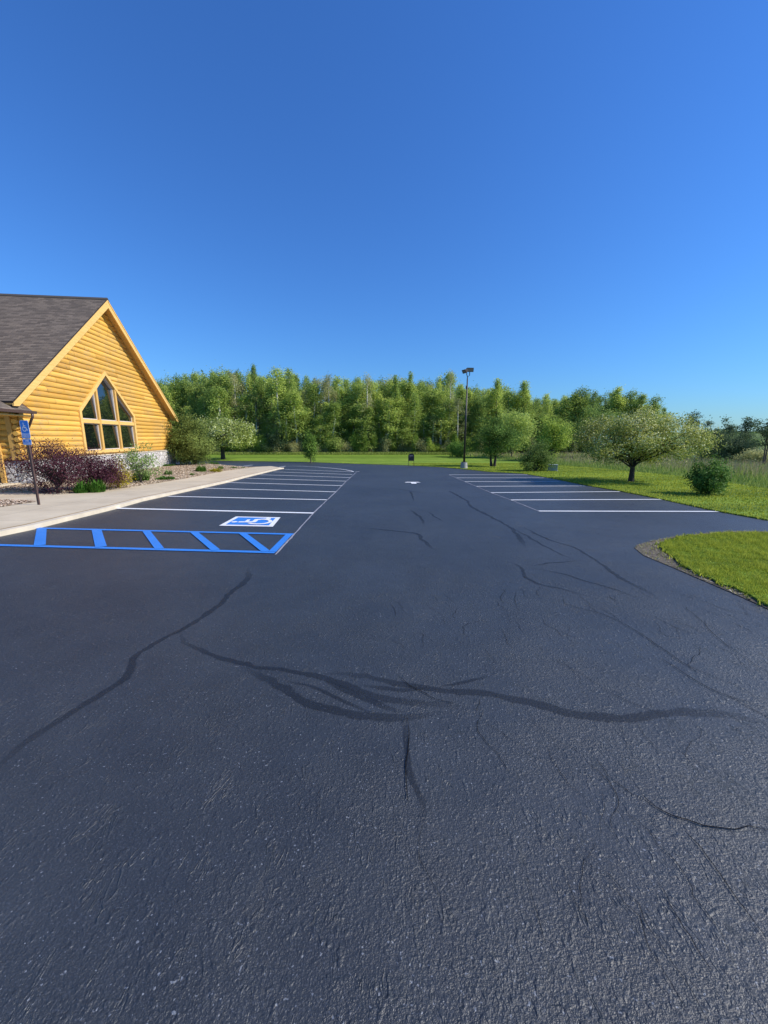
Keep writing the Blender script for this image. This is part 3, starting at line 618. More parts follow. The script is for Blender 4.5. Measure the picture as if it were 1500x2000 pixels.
# doorway casing and dark door glass beside the corner
mb = MB(); mb.box((-.10, .24, .79), (-.02, .44, 2.75)); mb.build('door_post', M['trimz'], bl, bevel=.008)
mb = MB(); mb.box((-.12, .80, -.22), (.04, .98, 2.75)); mb.build('door_post', M['trimz'], bl, bevel=.008)
mb = MB(); mb.box((-.115, .98, 2.25), (.03, 2.6, 2.42)); mb.build('door_head', M['trim'], bl, bevel=.008)
mb = MB(); mb.box((-.10, .985, -.20), (.02, 2.6, 2.245)); mb.build('glass_door', M['dark'], bl)
mb = MB(); mb.box((-1.6, .25, -.6), (-.12, 5, -.16)); mb.build('door_step', M['concrete'], bl, bevel=.01)
# main roof, front slope laid in lapped courses
def roof_slope(name, u0, z0, u1, z1, y0, y1, flip=False):
    Ls = math.hypot(u1-u0, z1-z0); n = int(Ls/.145); V = []; Fc = []; uv = []; du, dz = (u1-u0)/Ls, (z1-z0)/Ls; nu, nz = -dz, du
    if nz < 0: nu, nz = -nu, -nz
    for i in range(n):
        s0 = Ls*i/n; s1 = Ls*(i+1)/n+.01; b = len(V)
        for s, t in ((s0, -.0), (s0, .016), (s1, .004)):
            for y in (y0, y1): V.append((u0+du*s+nu*t, y, z0+dz*s+nz*t)); uv.append((y, s+.002))
        Fc += [(b, b+1, b+3, b+2), (b+2, b+3, b+5, b+4)]
    return V, Fc, uv
RY0, RY1 = -.55, 24
V, Fc, uv = roof_slope('a', UL, EV+.05, AU, AZ+.05, RY0, RY1); V2, F2, uv2 = roof_slope('b', UR, EV+.05, AU, AZ+.05, RY0, RY1)
b = len(V); rf = mesh_obj('roof', V+V2, Fc+[tuple(b+i for i in f) for f in F2], M['shingle'], bl, uv=uv+uv2)
mb = MB(); f = lambda a, c, t: (a, t, c)
mb.prism([(UL, EV-.02), (AU, AZ-.02), (UR, EV-.02), (UR, EV+.047), (AU, AZ+.047), (UL, EV+.047)], RY0+.004, RY1, f); mb.build('roof_deck', M['blackmetal'], rf)
mb = MB(); mb.prism([(AU-.16, AZ-.05), (AU, AZ+.085), (AU+.16, AZ-.05), (AU+.16, AZ-.02), (AU, AZ+.115), (AU-.16, AZ-.02)], RY0-.01, RY1, f); mb.build('ridge_cap', M['shingle'], rf)
# soffit and rake boards
mb = MB(); mb.prism([(UL+.02, EV-.08), (AU, AZ-.08), (UR-.02, EV-.08), (UR-.02, EV-.022), (AU, AZ-.022), (UL+.02, EV-.022)], RY0+.06, .02, f); mb.build('soffit', M['trim'], bl)
for s, (ua, ub) in enumerate(((UL, AU), (UR, AU))):
    za, zb_ = EV, AZ; dz = .30
    mb = MB(); mb.prism([(ua, za-.03), (ub, zb_-.03), (ub, zb_-.03-dz-.09), (ua+(.28 if ua < ub else -.28), za-.03-.09), (ua, za-.03-.10)], RY0, RY0+.05, f); mb.build('rake_board', M['trim'], bl)
    mb = MB(); mb.prism([(ua, za+.0), (ub, zb_+.0), (ub, zb_-.085), (ua, za-.085)], RY0-.022, RY0-.002, f); mb.build('drip_edge', M['trim'] if s == 0 else M['trim'], bl)
# window
win = bpy.data.objects.new('window', None); COL.objects.link(win); win.parent = bl
OUT = [(WJ0, WSILL), (WJ1, WSILL), (WJ1, WS), (WC, WAP), (WJ0, WS)]
def inset(poly, d):
    n = len(poly); o_ = []
    for i in range(n):
        p0, p1, p2 = (np.array(poly[(i+k-1) % n], float) for k in range(3)); a = p1-p0; b_ = p2-p1; a /= np.linalg.norm(a); b_ /= np.linalg.norm(b_)
        na = np.array([-a[1], a[0]]); nb = np.array([-b_[1], b_[0]]); k = (na+nb); k /= (1+na@nb); o_.append(tuple(p1+k*d))
    return o_
def ringpart(name, po, pi_, y0, y1, mat, parent):
    n = len(po); V = [(a, y, c) for y in (y0, y1) for poly in (po, pi_) for a, c in poly]; Fc = []
    for i in range(n):
        j = (i+1) % n; Fc += [(i, j, n+j, n+i), (2*n+i, 3*n+i, 3*n+j, 2*n+j), (i, 2*n+i, 2*n+j, j), (n+i, n+j, 3*n+j, 3*n+i)]
    mbb = MB(); mbb.add(V, Fc); return mbb.build(name, mat, parent, bevel=.006)
OUTX = inset(OUT, -.03); IN1 = inset(OUT, .14); IN2 = inset(OUT, .20)
ringpart('window_casing', OUTX, IN1, -.125, .24, M['trim'], win)
def clip_pane(x0, x1, z0, z1, poly=IN2):
    pts = [(x0, z0), (x1, z0)]
    def zt(x):
        (xa, za), (xc, zc), (xb, zb_) = poly[4], poly[3], poly[2]
        return za+(zc-za)*(x-xa)/(xc-xa) if x <= xc else zb_+(zc-zb_)*(xb-x)/(xb-xc)
    t1 = min(z1, zt(x1)); t0 = min(z1, zt(x0)); pts.append((x1, t1))
    if x0 < poly[3][0] < x1 and z1 > poly[3][1]-.001: pts.append(poly[3])
    pts.append((x0, t0)); return pts
MU = [5.66, 7.56]; TZ = 2.60; xs = [IN1[0][0], MU[0], MU[1], IN1[1][0]]
for r_, (za, zb_) in enumerate(((IN1[0][1], TZ-.10), (TZ+.10, 99))):
    for i in range(3):
        x0 = xs[i]+(.08 if i else 0); x1 = xs[i+1]-(.08 if i < 2 else 0)
        po = clip_pane(x0, x1, za, zb_, IN1); pi_ = inset(po, .05)
        fr = ringpart('pane_frame', po, pi_, .02, .22, M['frame'], win)
        mesh_obj('pane', [(a, .024+.062*(c-pi_[0][1]), c) for a, c in pi_], [tuple(range(len(pi_)))], M['glass'], win)
for mx in MU:
    zt = [p for p in clip_pane(mx-.08, mx+.08, IN1[0][1], 99, IN1)]
    mb = MB(); mb.prism(zt, -.09, .23, lambda a, c, t: (a, t, c)); mb.build('mullion', M['trimz'], win, bevel=.006)
for i in range(3):
    x0 = xs[i]+(.08 if i else 0); x1 = xs[i+1]-(.08 if i < 2 else 0); mb = MB(); mb.box((x0+.001, -.082, TZ-.10), (x1-.001, .23, TZ+.10)); mb.build('transom', M['trim'], win)
# porch roof running towards the camera from the near corner
ps = .67; pw0 = -.60; pz0 = 2.80
zy = lambda y: pz0+ps*(y-pw0)          # local y grows into the building
yv = lambda u: pw0+((EV+.07+sl*(u-UL))-pz0)/ps
U0, U1 = -9., .06; n = 46; V = []; Fc = []; uv = []
smax = 8.6
for i in range(n):
    ya = pw0+smax*i/n; yb = pw0+smax*(i+1)/n+.01
    def urt(y): 
        zz = zy(y); uu = UL+(zz-EV-.07)/sl; return max(U1, uu)
    b = len(V)
    for y, t in ((ya, 0), (ya, .018), (yb, .004)):
        for u in (U0, urt(y)): V.append((u, y, zy(y)+t)); uv.append((u, (y-pw0)*1.2+.002))
    Fc += [(b, b+1, b+3, b+2), (b+2, b+3, b+5, b+4)]
pr = mesh_obj('porch_roof', V, Fc, M['shingle'], bl, uv=uv)
mb = MB(); V = []
for y in (pw0, pw0+3.2, pw0+smax):
    for u in (U0, max(U1, UL+(zy(y)-EV-.07)/sl)-.004): V += [(u, y, zy(y)-.003), (u, y, zy(y)-.10)]
mb.add(V, [(0,2,6,4),(1,5,7,3),(0,1,3,2),(2,3,7,6),(4,6,10,8),(5,9,11,7),(6,7,11,10)]); mb.build('porch_roof_deck', M['gutter'], pr)
mb = MB(); mb.box((U0, pw0+.05, pz0-.20), (U1-.05, .2, pz0-.16)); mb.build('porch_soffit', M['trim'], pr)
mb = MB(); mb.prism([(-.13, .02), (-.11, .02), (-.09, -.07), (-.015, -.07), (-.015, .02), (0, .02), (0, -.09), (-.105, -.09)], U0, U1+.02, lambda a, c, t: (t, pw0+a+.01, pz0+c)); mb.build('gutter', M['gutter'], bl)
mb = MB(); mb.tube([(-.10, pw0-.04, pz0-.06), (-.10, pw0-.04, pz0-.22), (-.06, pw0+.06, pz0-.34), (.08, -.30, pz0-.62), (.10, -.20, pz0-.76), (.10, -.20, -.05), (.10, -.36, -.18)], .048, 8); mb.build('downspout', M['gutter'], bl, smooth=True)
# ------------------------------------------------------------------ signs, lamp, cabinet
def text_mesh(name, s, size, mat, parent, loc, rot=(R(90), 0, 0), width=None):
    cu = bpy.data.curves.new(name, 'FONT'); cu.body = s; cu.size = size; cu.align_x = 'CENTER'; cu.align_y = 'CENTER'; cu.extrude = .0012; cu.offset = size*.018
    t = bpy.data.objects.new(name, cu); COL.objects.link(t); dg = bpy.context.evaluated_depsgraph_get(); dg.update()
    me = bpy.data.meshes.new_from_object(t.evaluated_get(dg)); bpy.data.objects.remove(t); me.materials.clear(); me.materials.append(mat); me.name = name
    o = bpy.data.objects.new(name, me); COL.objects.link(o); o.parent = parent; o.location = loc; o.rotation_euler = rot
    if width:
        xs_ = [v_.co.x for v_ in me.vertices]; k = width/(max(xs_)-min(xs_))
        for v_ in me.vertices: v_.co.x *= k
    return o
def rrect(w_, h_, r, n=5):
    o_ = []
    for cx, cy, a0 in ((w_/2-r, h_/2-r, 0), (-w_/2+r, h_/2-r, 90), (-w_/2+r, -h_/2+r, 180), (w_/2-r, -h_/2+r, 270)):
        o_ += [(cx+r*math.cos(R(a0+90*i/n)), cy+r*math.sin(R(a0+90*i/n))) for i in range(n+1)]
    return o_
sx, sy = G(75, 986, .12); szb = float(Z(sx, sy))+.125
sg = empty('accessible_parking_sign', (sx, sy, szb), 'blue and white accessible parking sign on a leaning brown post by the sidewalk', 'sign', rz=R(-8))
HT = top_h(821, sy)-szb
lean = lambda z: -.0*z
mb = MB(); 
for x0, x1, y0, y1 in ((-.03, .03, -.004, .004), (-.03, -.022, 0, .035), (.022, .03, 0, .035)): mb.box((x0, y0, -.1), (x1, y1, HT-.06))
mb.build('post', M['post'], sg)
f = lambda zc: (lambda a, b_, t: (a, t, zc+b_))
s1h, s2h, sw = .50, .168, .285
zc1 = HT-s1h/2; zc2 = HT-s1h-.015-s2h/2
for zc, hh_, lab in ((zc1, s1h, 'sign_panel'), (zc2, s2h, 'van_accessible_plate')):
    mb = MB(); mb.prism(rrect(sw, hh_, .04), -.008, -.005, f(zc)); pn = mb.build(lab, M['signwhite'], sg)
    if lab == 'sign_panel':
        mb = MB(); mb.prism([(a, b_) for a, b_ in rrect(sw-.03, hh_*.70, .03)], -.0100, -.0085, f(zc+hh_*.125)); mb.build('blue_field', M['signblue'], pn)
        mb = MB(); mb.prism(rrect(sw-.03, hh_*.22, .025), -.0100, -.0085, f(zc-hh_*.36)); mb.build('blue_field', M['signblue'], pn)
        V = []; Fc = []
        for i, pl in enumerate(ISA):
            b0 = len(V); V += [(-(-(a-.5)*.26), -.0105-.0001*i, zc+.07+(b_-.5)*.28) for a, b_ in pl]; Fc.append(tuple(range(b0, len(V))))
        mesh_obj('wheelchair_figure', V, Fc, M['signwhite'], pn)
        text_mesh('lettering', 'RESERVED', .045, M['signwhite'], pn, (0, -.0110, zc-hh_*.315), width=.22); text_mesh('lettering', 'PARKING', .045, M['signwhite'], pn, (0, -.0110, zc-hh_*.405), width=.19)
    else:
        mb = MB(); mb.prism(rrect(sw-.03, hh_-.03, .03), -.0100, -.0085, f(zc)); mb.build('blue_field', M['signblue'], pn)
        text_mesh('lettering', 'VAN', .058, M['signwhite'], pn, (0, -.0110, zc+.030)); text_mesh('lettering', 'ACCESSIBLE', .05, M['signwhite'], pn, (0, -.0110, zc-.034), width=.225)
# little black sign on two legs
bx, by = G(803, 909.5, .05); bz = float(Z(bx, by))+.05
bs_ = empty('lawn_sign', (bx, by, bz), 'small black sign on two thin legs at the far edge of the lot', 'sign')
hs_ = top_h(885.8, by)-bz; pxm = by/F/math.cos(PIT)*1.02
for x in (-5.2*pxm, 5.0*pxm): mb = MB(); mb.box((x-.022, -.02, -.1), (x+.022, .02, hs_*.72)); mb.build('leg', M['blackmetal'], bs_)
mb = MB(); mb.prism([(-5.6*pxm, hs_*.40), (5.4*pxm, hs_*.40), (5.4*pxm, hs_*.86), (4.2*pxm, hs_*.92), (3.4*pxm, hs_), (-2.9*pxm, hs_), (-3.7*pxm, hs_*.92), (-5.6*pxm, hs_*.86)], -.06, -.024, lambda a, c, t: (a, t, c)); mb.build('sign_board', M['blackmetal'], bs_)
mb = MB(); mb.box((-3.2*pxm, -.066, hs_*.80), (3.2*pxm, -.061, hs_*.83)); mb.box((-3.1*pxm, -.066, hs_*.72), (-1.0*pxm, -.061, hs_*.735)); mb.build('faded_lettering', M['frame'], bs_)
# lamp post
lx, ly = G(906, 914.5, .05); lz = float(Z(lx, ly))
lp = empty('lamp_post', (lx, ly, lz), 'tall dark lamp post with two flood heads on a concrete base', 'street lamp')
LT = top_h(739, ly)-lz; pm = ly/F/math.cos(PIT)
mb = MB(); mb.tube([(0, 0, -.1), (0, 0, 12.2*pm)], [.33, .27], 16); mb.build('concrete_base', M['castconc'], lp, bevel=.02)
mb = MB(); mb.box((-.19, -.19, 12.2*pm), (.19, .19, 12.2*pm+.05)); mb.build('base_plate', M['bronze'], lp)
mb = MB(); mb.tube([(0, 0, 12.2*pm+.05), (0, 0, LT)], [.095, .05], 12); mb.build('pole', M['bronze'], lp, smooth=True)
mb = MB(); mb.box((-.11, -.05, LT*.89), (-.04, .05, LT*.89+.22)); mb.build('photocell_box', M['bronze'], lp)
mb = MB(); mb.tube([(0, 0, LT-.02), (.02, 0, LT+.12), (.17, 0, LT+.24), (.17, 0, LT+.50)], .033, 8); mb.tube([(0, 0, LT-.02), (-.01, .0, LT+.15), (-.07, 0, LT+.30), (-.07, 0, LT+.46)], .033, 8); mb.build('bracket', M['bronze'], lp, smooth=True)
def head(cx, cz, w_, h_, d_, rz, tl):
    mb = MB(); A_ = np.array([[math.cos(rz), -math.sin(rz), 0], [math.sin(rz), math.cos(rz), 0], [0, 0, 1]]) @ np.array([[1, 0, 0], [0, math.cos(tl), -math.sin(tl)], [0, math.sin(tl), math.cos(tl)]])
    def T(p): q = A_ @ np.array(p); return (q[0]+cx, q[1], q[2]+cz)
    pts = [(-w_/2, -d_/2, -h_/2), (w_/2, -d_/2, -h_/2), (w_/2, d_/2, -h_*.3), (-w_/2, d_/2, -h_*.3), (-w_/2, -d_/2, h_/2), (w_/2, -d_/2, h_/2), (w_/2, d_/2, h_*.3), (-w_/2, d_/2, h_*.3)]
    mb.add([T(p) for p in pts], [(0,3,2,1),(4,5,6,7),(0,1,5,4),(1,2,6,5),(2,3,7,6),(3,0,4,7)]); o = mb.build('flood_head', M['bronze'], lp, bevel=.015)
    mb = MB(); e = .05; pts = [(-w_/2+e, -d_/2-.006, -h_/2+e), (w_/2-e, -d_/2-.006, -h_/2+e), (w_/2-e, -d_/2-.006, h_/2-e), (-w_/2+e, -d_/2-.006, h_/2-e)]; mb.add([T(p) for p in pts], [(0, 1, 2, 3)]); mb.build('lens', M['lens'], o)
head(.17, LT+.68, .56, .34, .34, R(6), R(10)); head(-.20, LT+.60, .50, .32, .32, R(-68), R(28))
# electrical cabinet
ex, ey = G(1079, 919.5, .05); ez = float(Z(ex, ey))+.03
ub = empty('utility_cabinet', (ex, ey, ez), 'pale grey green utility cabinet standing on the lawn beside the bush', 'utility box', rz=R(-22))
em = ey/F/math.cos(PIT); cw, ch = 17*em, 12.5*em
mb = MB(); mb.box((-cw*.5, -cw*.3, 0), (cw*.5, cw*.36, ch*.92)); mb.build('cabinet_body', M['galv'], ub, bevel=.015)
mb = MB(); mb.box((-cw*.53, -cw*.33, ch*.92+.002), (cw*.53, cw*.39, ch)); mb.build('cabinet_lid', M['galv'], ub, bevel=.015)
mb = MB(); mb.box((-cw*.62, -cw*.4, -.08), (cw*.62, cw*.46, .04)); mb.build('pad', M['castconc'], ub)
qx, qy = G(1066, 915, .05); pc = empty('pipe_stand', (qx, qy, float(Z(qx, qy))+.03), 'thin dark bent pipe stand behind the utility cabinet', 'pipe')
em = qy/F/math.cos(PIT)
mb = MB(); mb.tube([(0, 0, -.05), (0, 0, 13*em), (.06, 0, 14.5*em), (6*em, 0, 14.5*em)], .035, 8); mb.build('pipe', M['blackmetal'], pc, smooth=True)
mb = MB(); mb.box((-.05, -.05, 6*em), (.05, -.0, 8*em)); mb.build('valve_box', M['galv'], pc)
# ------------------------------------------------------------------ plants
def leaves(C, size, rng, up=.35, asp=.55, out=None):
    n = len(C); u = rng.normal(0, 1, (n, 3)); u /= np.linalg.norm(u, axis=1)[:, None]; nn = rng.normal(0, 1, (n, 3)); nn[:, 2] += up*2; nn = nn if out is None else nn+out*1.5; q = np.cross(nn, u); q /= np.linalg.norm(q, axis=1)[:, None]+1e-9
    s = (size*rng.uniform(.6, 1.35, n))[:, None]
    V = np.stack([C-u*s*.5, C+q*s*asp*.5, C+u*s*.5, C-q*s*asp*.5], 1).reshape(-1, 3)
    return V, np.arange(4*n).reshape(-1, 4)
def branchy(mb, rng, base, tips, r0, fork, n=6, droop=0):
    """limbs from points on the stem up to the tips"""
    for t in tips:
        t = np.array(t); k = rng.uniform(*fork); s = np.array(base[0])*(1-k)+np.array(base[1])*k; m_ = (s+t)/2; m_[2] += .12*np.linalg.norm(t-s)*rng.uniform(-.4, 1); m_[:2] += rng.normal(0, .05, 2)*np.linalg.norm(t-s)
        mb.tube([s, m_, t], [r0*(1-k*.6), r0*.45, r0*.12], n, cap=False)
def crown_points(rng, ncl, per, radii, centre, crad, shell=.45, flat=.8, lump=.25, bottom=None):
    cs = []
    while len(cs) < ncl:
        d = rng.normal(0, 1, 3); d /= np.linalg.norm(d); r = rng.uniform(shell**2.2, 1)**(1/2.2)
        k = 1+lump*math.sin(d[0]*3.1+centre[2])*math.sin(d[1]*2.7+1)+lump*.6*math.sin(d[2]*5+d[0]*4)
        p = d*r*k*np.array(radii)
        if bottom is not None and p[2] < bottom*radii[2]: continue
        cs.append(p+np.array(centre))
    cs = np.array(cs); w_ = rng.uniform(.4, 1.4, ncl); idx = rng.choice(ncl, ncl*per, p=w_/w_.sum())
    P = cs[idx]+rng.normal(0, 1, (ncl*per, 3))*np.array([crad, crad, crad*flat])
    vclump = rng.uniform(0, 1, ncl)[idx]
    return cs, P, vclump
def forest_tree(name, rng, H, kind, mat, bark):
    """template: tall narrow woodland tree; returns list of (partname, mesh)"""
    if kind == 'aspen': n, per, base = 130, 42, float(rng.uniform(.08, .40))
    elif kind == 'spire': n, per, base = 70, 64, .12
    elif kind == 'bushy': n, per, base = 60, 80, .04
    else: n, per, base = 46, 60, .30
    cs = []
    for i in range(n):
        t = rng.uniform(0, 1)**.85; z = H*(base+(1-base)*t)
        if kind == 'spire': rr = (1-t)*1.9+.15
        elif kind == 'bushy': rr = 1.55*math.sin(math.pi*min(1, t*.85+.12))**.6
        else: rr = 1.75*(math.sin(math.pi*min(1, .15+t*.80))**.7)*(1.0-.35*t)
        a = rng.uniform(0, 2*math.pi); rr *= 1+.28*math.sin(z*1.7+n); r = rr*math.sqrt(rng.uniform(.08, 1))*rng.uniform(.75, 1.25); cs.append((math.cos(a)*r, math.sin(a)*r, z))
    cs.append((0, 0, H*.985)); cs = np.array(cs); idx = rng.integers(0, len(cs), n*per)
    sc_ = .29 if kind != 'spire' else .24
    P = cs[idx]+rng.normal(0, 1, (len(idx), 3))*np.array([sc_, sc_, sc_*1.35])*(1.25 if kind == 'bushy' else 1)
    ov = P*np.array([1, 1, 0]); ov /= np.linalg.norm(ov, axis=1)[:, None]+.3; V, Fc = leaves(P, .20 if kind != 'thin' else .17, rng, .35, .6, ov); vcl = rng.uniform(0, 1, len(cs))[idx]
    vv = np.clip(.45*vcl+.75*rng.uniform(0, 1, len(idx))**1.6, 0, 1)
    cr = mesh_obj('crown', V, Fc, mat, v=vv)
    mb = MB(); bend = rng.normal(0, .12, 2)
    mb.tube([(0, 0, -.3), (bend[0], bend[1], H*.35), (bend[0]*.3, -bend[1], H*.7), (0, 0, H*.96)], [.17, .13, .085, .03], 6, cap=False)
    for c in cs[rng.choice(len(cs), 16, replace=False)]: mb.tube([(bend[0]*.5, 0, max(.2, c[2]-.9)), c], [.035, .010], 4, cap=False)
    tk = mb.build('trunk', bark, smooth=True); return cr, tk
def tree_from(tpl, loc, rz, sc_, label, cat, name, group):
    t = empty(name, loc, label, cat, group, rz=rz); t.scale = sc_
    for p in tpl:
        c = p.copy(); COL.objects.link(c); c.parent = t
    return t
rf_ = np.random.default_rng(21)
TPL = {'green': [forest_tree('x', rf_, 14, 'aspen', M['aspen'], M['palebark']) for _ in range(4)],
       'dark': [forest_tree('x', rf_, 14, k, M['aspen_dark'], M['bark']) for k in ('aspen', 'bushy', 'spire')],
       'bud': [forest_tree('x', rf_, 14, 'thin', M['budding'], M['palebark']) for _ in range(2)],
       'spire': [forest_tree('x', rf_, 14, 'spire', M['aspen'], M['bark']) for _ in range(2)],
       'sapling': [forest_tree('x', rf_, 4, k, M['sapling'], M['bark']) for k in ('bushy', 'aspen')],
       'brush': [forest_tree('x', rf_, 3, 'thin', M['budding'], M['bark'])]}
# small templates were grown at 14 m detail: fatten the saplings
LBL = {'green': ('aspen_tree', 'slender pale trunked green aspen standing in the dense woods behind the lot', 'tree', 'green aspens in the woods'),
       'dark': ('woodland_tree', 'dark green leafy tree standing in the woods behind the lot', 'tree', 'dark trees in the woods'),
       'bud': ('budding_aspen', 'tan budding aspen with sparse leaves in the woods behind the lot', 'tree', 'budding aspens in the woods'),
       'spire': ('pointed_tree', 'pointed green tree rising above the woods behind the lot', 'tree', 'pointed trees in the woods'),
       'sapling': ('sapling', 'bright yellow green sapling at the foot of the woods', 'sapling', 'saplings along the woods edge'),
       'brush': ('bare_brush', 'thin tan brush at the foot of the woods', 'bush', 'tan brush along the woods edge')}
prof = [(200,742),(310,744),(350,738),(430,728),(470,724),(500,722),(520,732),(590,737),(620,742),(680,740),(720,744),(750,736),(800,745),(840,742),(875,734),(905,760),(930,752),(975,752),(1005,768),(1020,756),(1040,775),(1062,772),(1085,778),(1120,764),(1150,776),(1195,768),(1225,778),(1270,790),(1300,806),(1340,812)]
def ptop(px): return float(np.interp(px, [a for a, _ in prof], [b for _, b in prof]))
def plant(kind, px, y, top=None, H=None, wide=1.0):
    x = gx(px, y); zg = float(Z(x, y)); H = H or (top_h(top, y)-zg); tp = TPL[kind][int(rf_.integers(0, len(TPL[kind])))]
    base = 14 if kind not in ('sapling', 'brush') else (4 if kind == 'sapling' else 3); s = H/base
    wd = wide*rf_.uniform(.75, 1.5)
    nm, lb, ct, gr = LBL[kind]; return tree_from(tp, (x, y, zg), rf_.uniform(0, 6.28), (wd, wd, s), lb, ct, nm, gr)
for row, (y0, dx, n0, n1) in enumerate(((80.5, 15.5, 262, 1225), (84, 15.5, 260, 1262), (88, 17, 255, 1270), (93, 18, 250, 1290), (98, 20, 250, 1290))):
    px = n0+rf_.uniform(0, 9)
    while px < n1:
        tt = ptop(px)+(rf_.uniform(6, 30) if row < 3 else rf_.uniform(-2, 12))+(26+rf_.uniform(-12, 34) if row == 0 else 0)
        r = rf_.uniform()
        if px < 430: k = 'green' if r < .45 else 'dark'
        elif px < 560: k = 'green' if r < .6 else 'dark' if r < .85 else 'bud'
        elif px < 910: k = 'green' if r < .62 else 'bud' if r < .76 else 'spire' if r < .82 else 'dark'
        elif px < 1100: k = 'green' if r < .6 else 'spire' if r < .75 else 'dark'
        else: k = 'dark' if r < .7 else 'green'
        plant(k, px, y0+rf_.uniform(-1.4, 1.4), top=tt, wide=1.25); px += dx*rf_.uniform(.75, 1.3)
px = 430
while px < 1120:
    r = rf_.uniform(); y = 78.6+rf_.uniform(-.8, 1.2)
    plant('brush' if r < .5 else 'sapling', px, y, H=rf_.uniform(1.4, 4.2) if r > .5 else rf_.uniform(1.2, 3.0), wide=.62 if r > .5 else .8); px += rf_.uniform(5, 11)
# individual taller heads that break the skyline
for px, tp, k in ((505,716,'dark'),(440,722,'dark'),(548,724,'green'),(572,724,'green'),(645,733,'bud'),(718,733,'bud'),(800,731,'spire'),(772,737,'spire'),(876,727,'bud'),(1016,748,'spire'),(965,744,'spire'),(1127,761,'dark'),(1195,759,'spire'),(1150,767,'dark'),(1222,766,'dark'),(1242,772,'dark'),(1268,777,'dark')):
    plant(k, px, rf_.uniform(80, 86), top=tp, wide=1.25)
for t_ in TPL.values():
    for pr_ in t_:
        for o in pr_: bpy.data.objects.remove(o)
# ---- single trees and shrubs
def tree(name, px, py, label, cat, W, topy, mat, bark, rng, ncl, per, leaf, crad, trunk_r=.14, stems=1, bottom_y=None, blossom=None, y=None, shell=.45, lump=.25, group=None, limbs=.5, dz=.03, flat=.8, asp=.55, wy=1., cut=None, leafpart='crown', xoff=0):
    if y is None: x, y = G(px, py, .04)
    else: x = gx(px, y)
    zg = float(Z(x, y)) if name != 'bed' else 0
    if -22 < x < -10.9 and y < 35: zg = bedz(x, y)-.02
    root = empty(name, (x, y, zg), label, cat, group)
    H = top_h(topy, y)-zg; m1 = y/F/math.cos(PIT)*1.0; rw = W*m1/2; zb_ = 0 if bottom_y is None else max(0, top_h(bottom_y, y)-zg)
    cz = (H+zb_)/2; rz_ = (H-zb_)/2
    cs, P, vc = crown_points(rng, ncl, per, (rw*.93, rw*.93*wy, rz_*.93), (xoff*m1, 0, cz), crad, shell, flat, lump, cut)
    P[:, 2] = np.maximum(P[:, 2], .02)
    ov = P-np.array([xoff*m1, 0, zb_+(H-zb_)*.4]); ov /= np.linalg.norm(ov, axis=1)[:, None]+.05; V, Fc = leaves(P, leaf, rng, .3, asp, ov); vv = np.clip(.55*vc+.45*rng.uniform(0, 1, len(P)), 0, 1)
    mats = [mat]; mi = None
    if blossom: 
        mats = [mat, M['blossom']]; zz = (P[:, 2]-zb_)/(H-zb_); mi = (rng.uniform(0, 1, len(P)) < blossom*np.clip(.3+zz, 0, 1)*(vc*1.4)).astype(np.int32)
    mesh_obj(leafpart, V, Fc, mat, root, v=vv, mats=mats, midx=mi)
    mb = MB(); hb = max(zb_*.9, H*.12)
    for s in range(stems):
        a = s*2.4+.5; off = .0 if stems == 1 else trunk_r*1.2; bx_, by_ = math.cos(a)*off, math.sin(a)*off; k = .25 if stems > 1 else .03
        tp_ = np.array([math.cos(a)*rw*k+xoff*m1*.6, math.sin(a)*rw*k, cz])
        fk = np.array([bx_*1.5, by_*1.5, hb])
        mb.tube([(bx_, by_, -.15), tuple(fk*np.array([.8, .8, .5])), tuple(fk), tuple((fk+tp_)/2+rng.normal(0, .03, 3)), tuple(tp_)], [trunk_r*1.25, trunk_r, trunk_r*.85, trunk_r*.5, trunk_r*.2], 9, cap=False)
        mine = cs[rng.choice(ncl, max(3, int(ncl*limbs/stems)), replace=False)]
        branchy(mb, rng, (fk, tp_), mine, trunk_r*.42, (.0, .75), 5)
    mb.build('trunk' if stems == 1 else 'stems', bark, root, smooth=True)
    return root
r = np.random.default_rng
tree('hawthorn_tree', 1232, 941, 'wide spreading hawthorn covered in cream blossom on the right lawn', 'tree', 232, 800, M['hawthorn'], M['darkbark'], r(1), 150, 300, .085, .27, .13, 1, 912, .36, shell=.15, lump=.16, limbs=.5, cut=-.8, flat=.6)
tree('round_shrub', 1383, 966, 'rounded dark green shrub alone on the lawn at the far right', 'shrub', 72, 897, M['round'], M['darkbark'], r(2), 80, 110, .08, .12, .035, 6, None, shell=.3, lump=.4)
tree('crabapple_tree', 963, 911, 'dense dark green tree with forked low trunk beside the lamp post', 'tree', 80, 812, M['round'], M['darkbark'], r(3), 90, 170, .13, .30, .13, 3, 898, shell=.3, lump=.45, limbs=.4, cut=-.8)
tree('lilac_bush', 1046, 920, 'leafy upright bush between the forked tree and the utility cabinet', 'shrub', 62, 866, M['shrub'], M['darkbark'], r(4), 70, 150, .10, .2, .05, 4, None, shell=.3, lump=.45)
tree('narrow_young_tree', 607, 903.5, 'slim young tree by itself on the far lawn edge', 'tree', 25, 842, M['crab'], M['bark'], r(5), 50, 110, .16, .22, .07, 1, 900, shell=.2, wy=1)
tree('flowering_tree', 436, 897.5, 'pale flowering round tree across the lot behind the log building', 'tree', 112, 815, M['hawthorn'], M['darkbark'], r(6), 120, 170, .22, .48, .30, 1, 879, .3, shell=.35, cut=-.8, xoff=10)
tree('corner_shrub', 378, 912, 'large dense green shrub at the far corner of the log building', 'shrub', 92, 812, M['shrub'], M['darkbark'], r(7), 130, 170, .12, .27, .06, 5, None, y=31.5, shell=.35, lump=.3, cut=-.98)
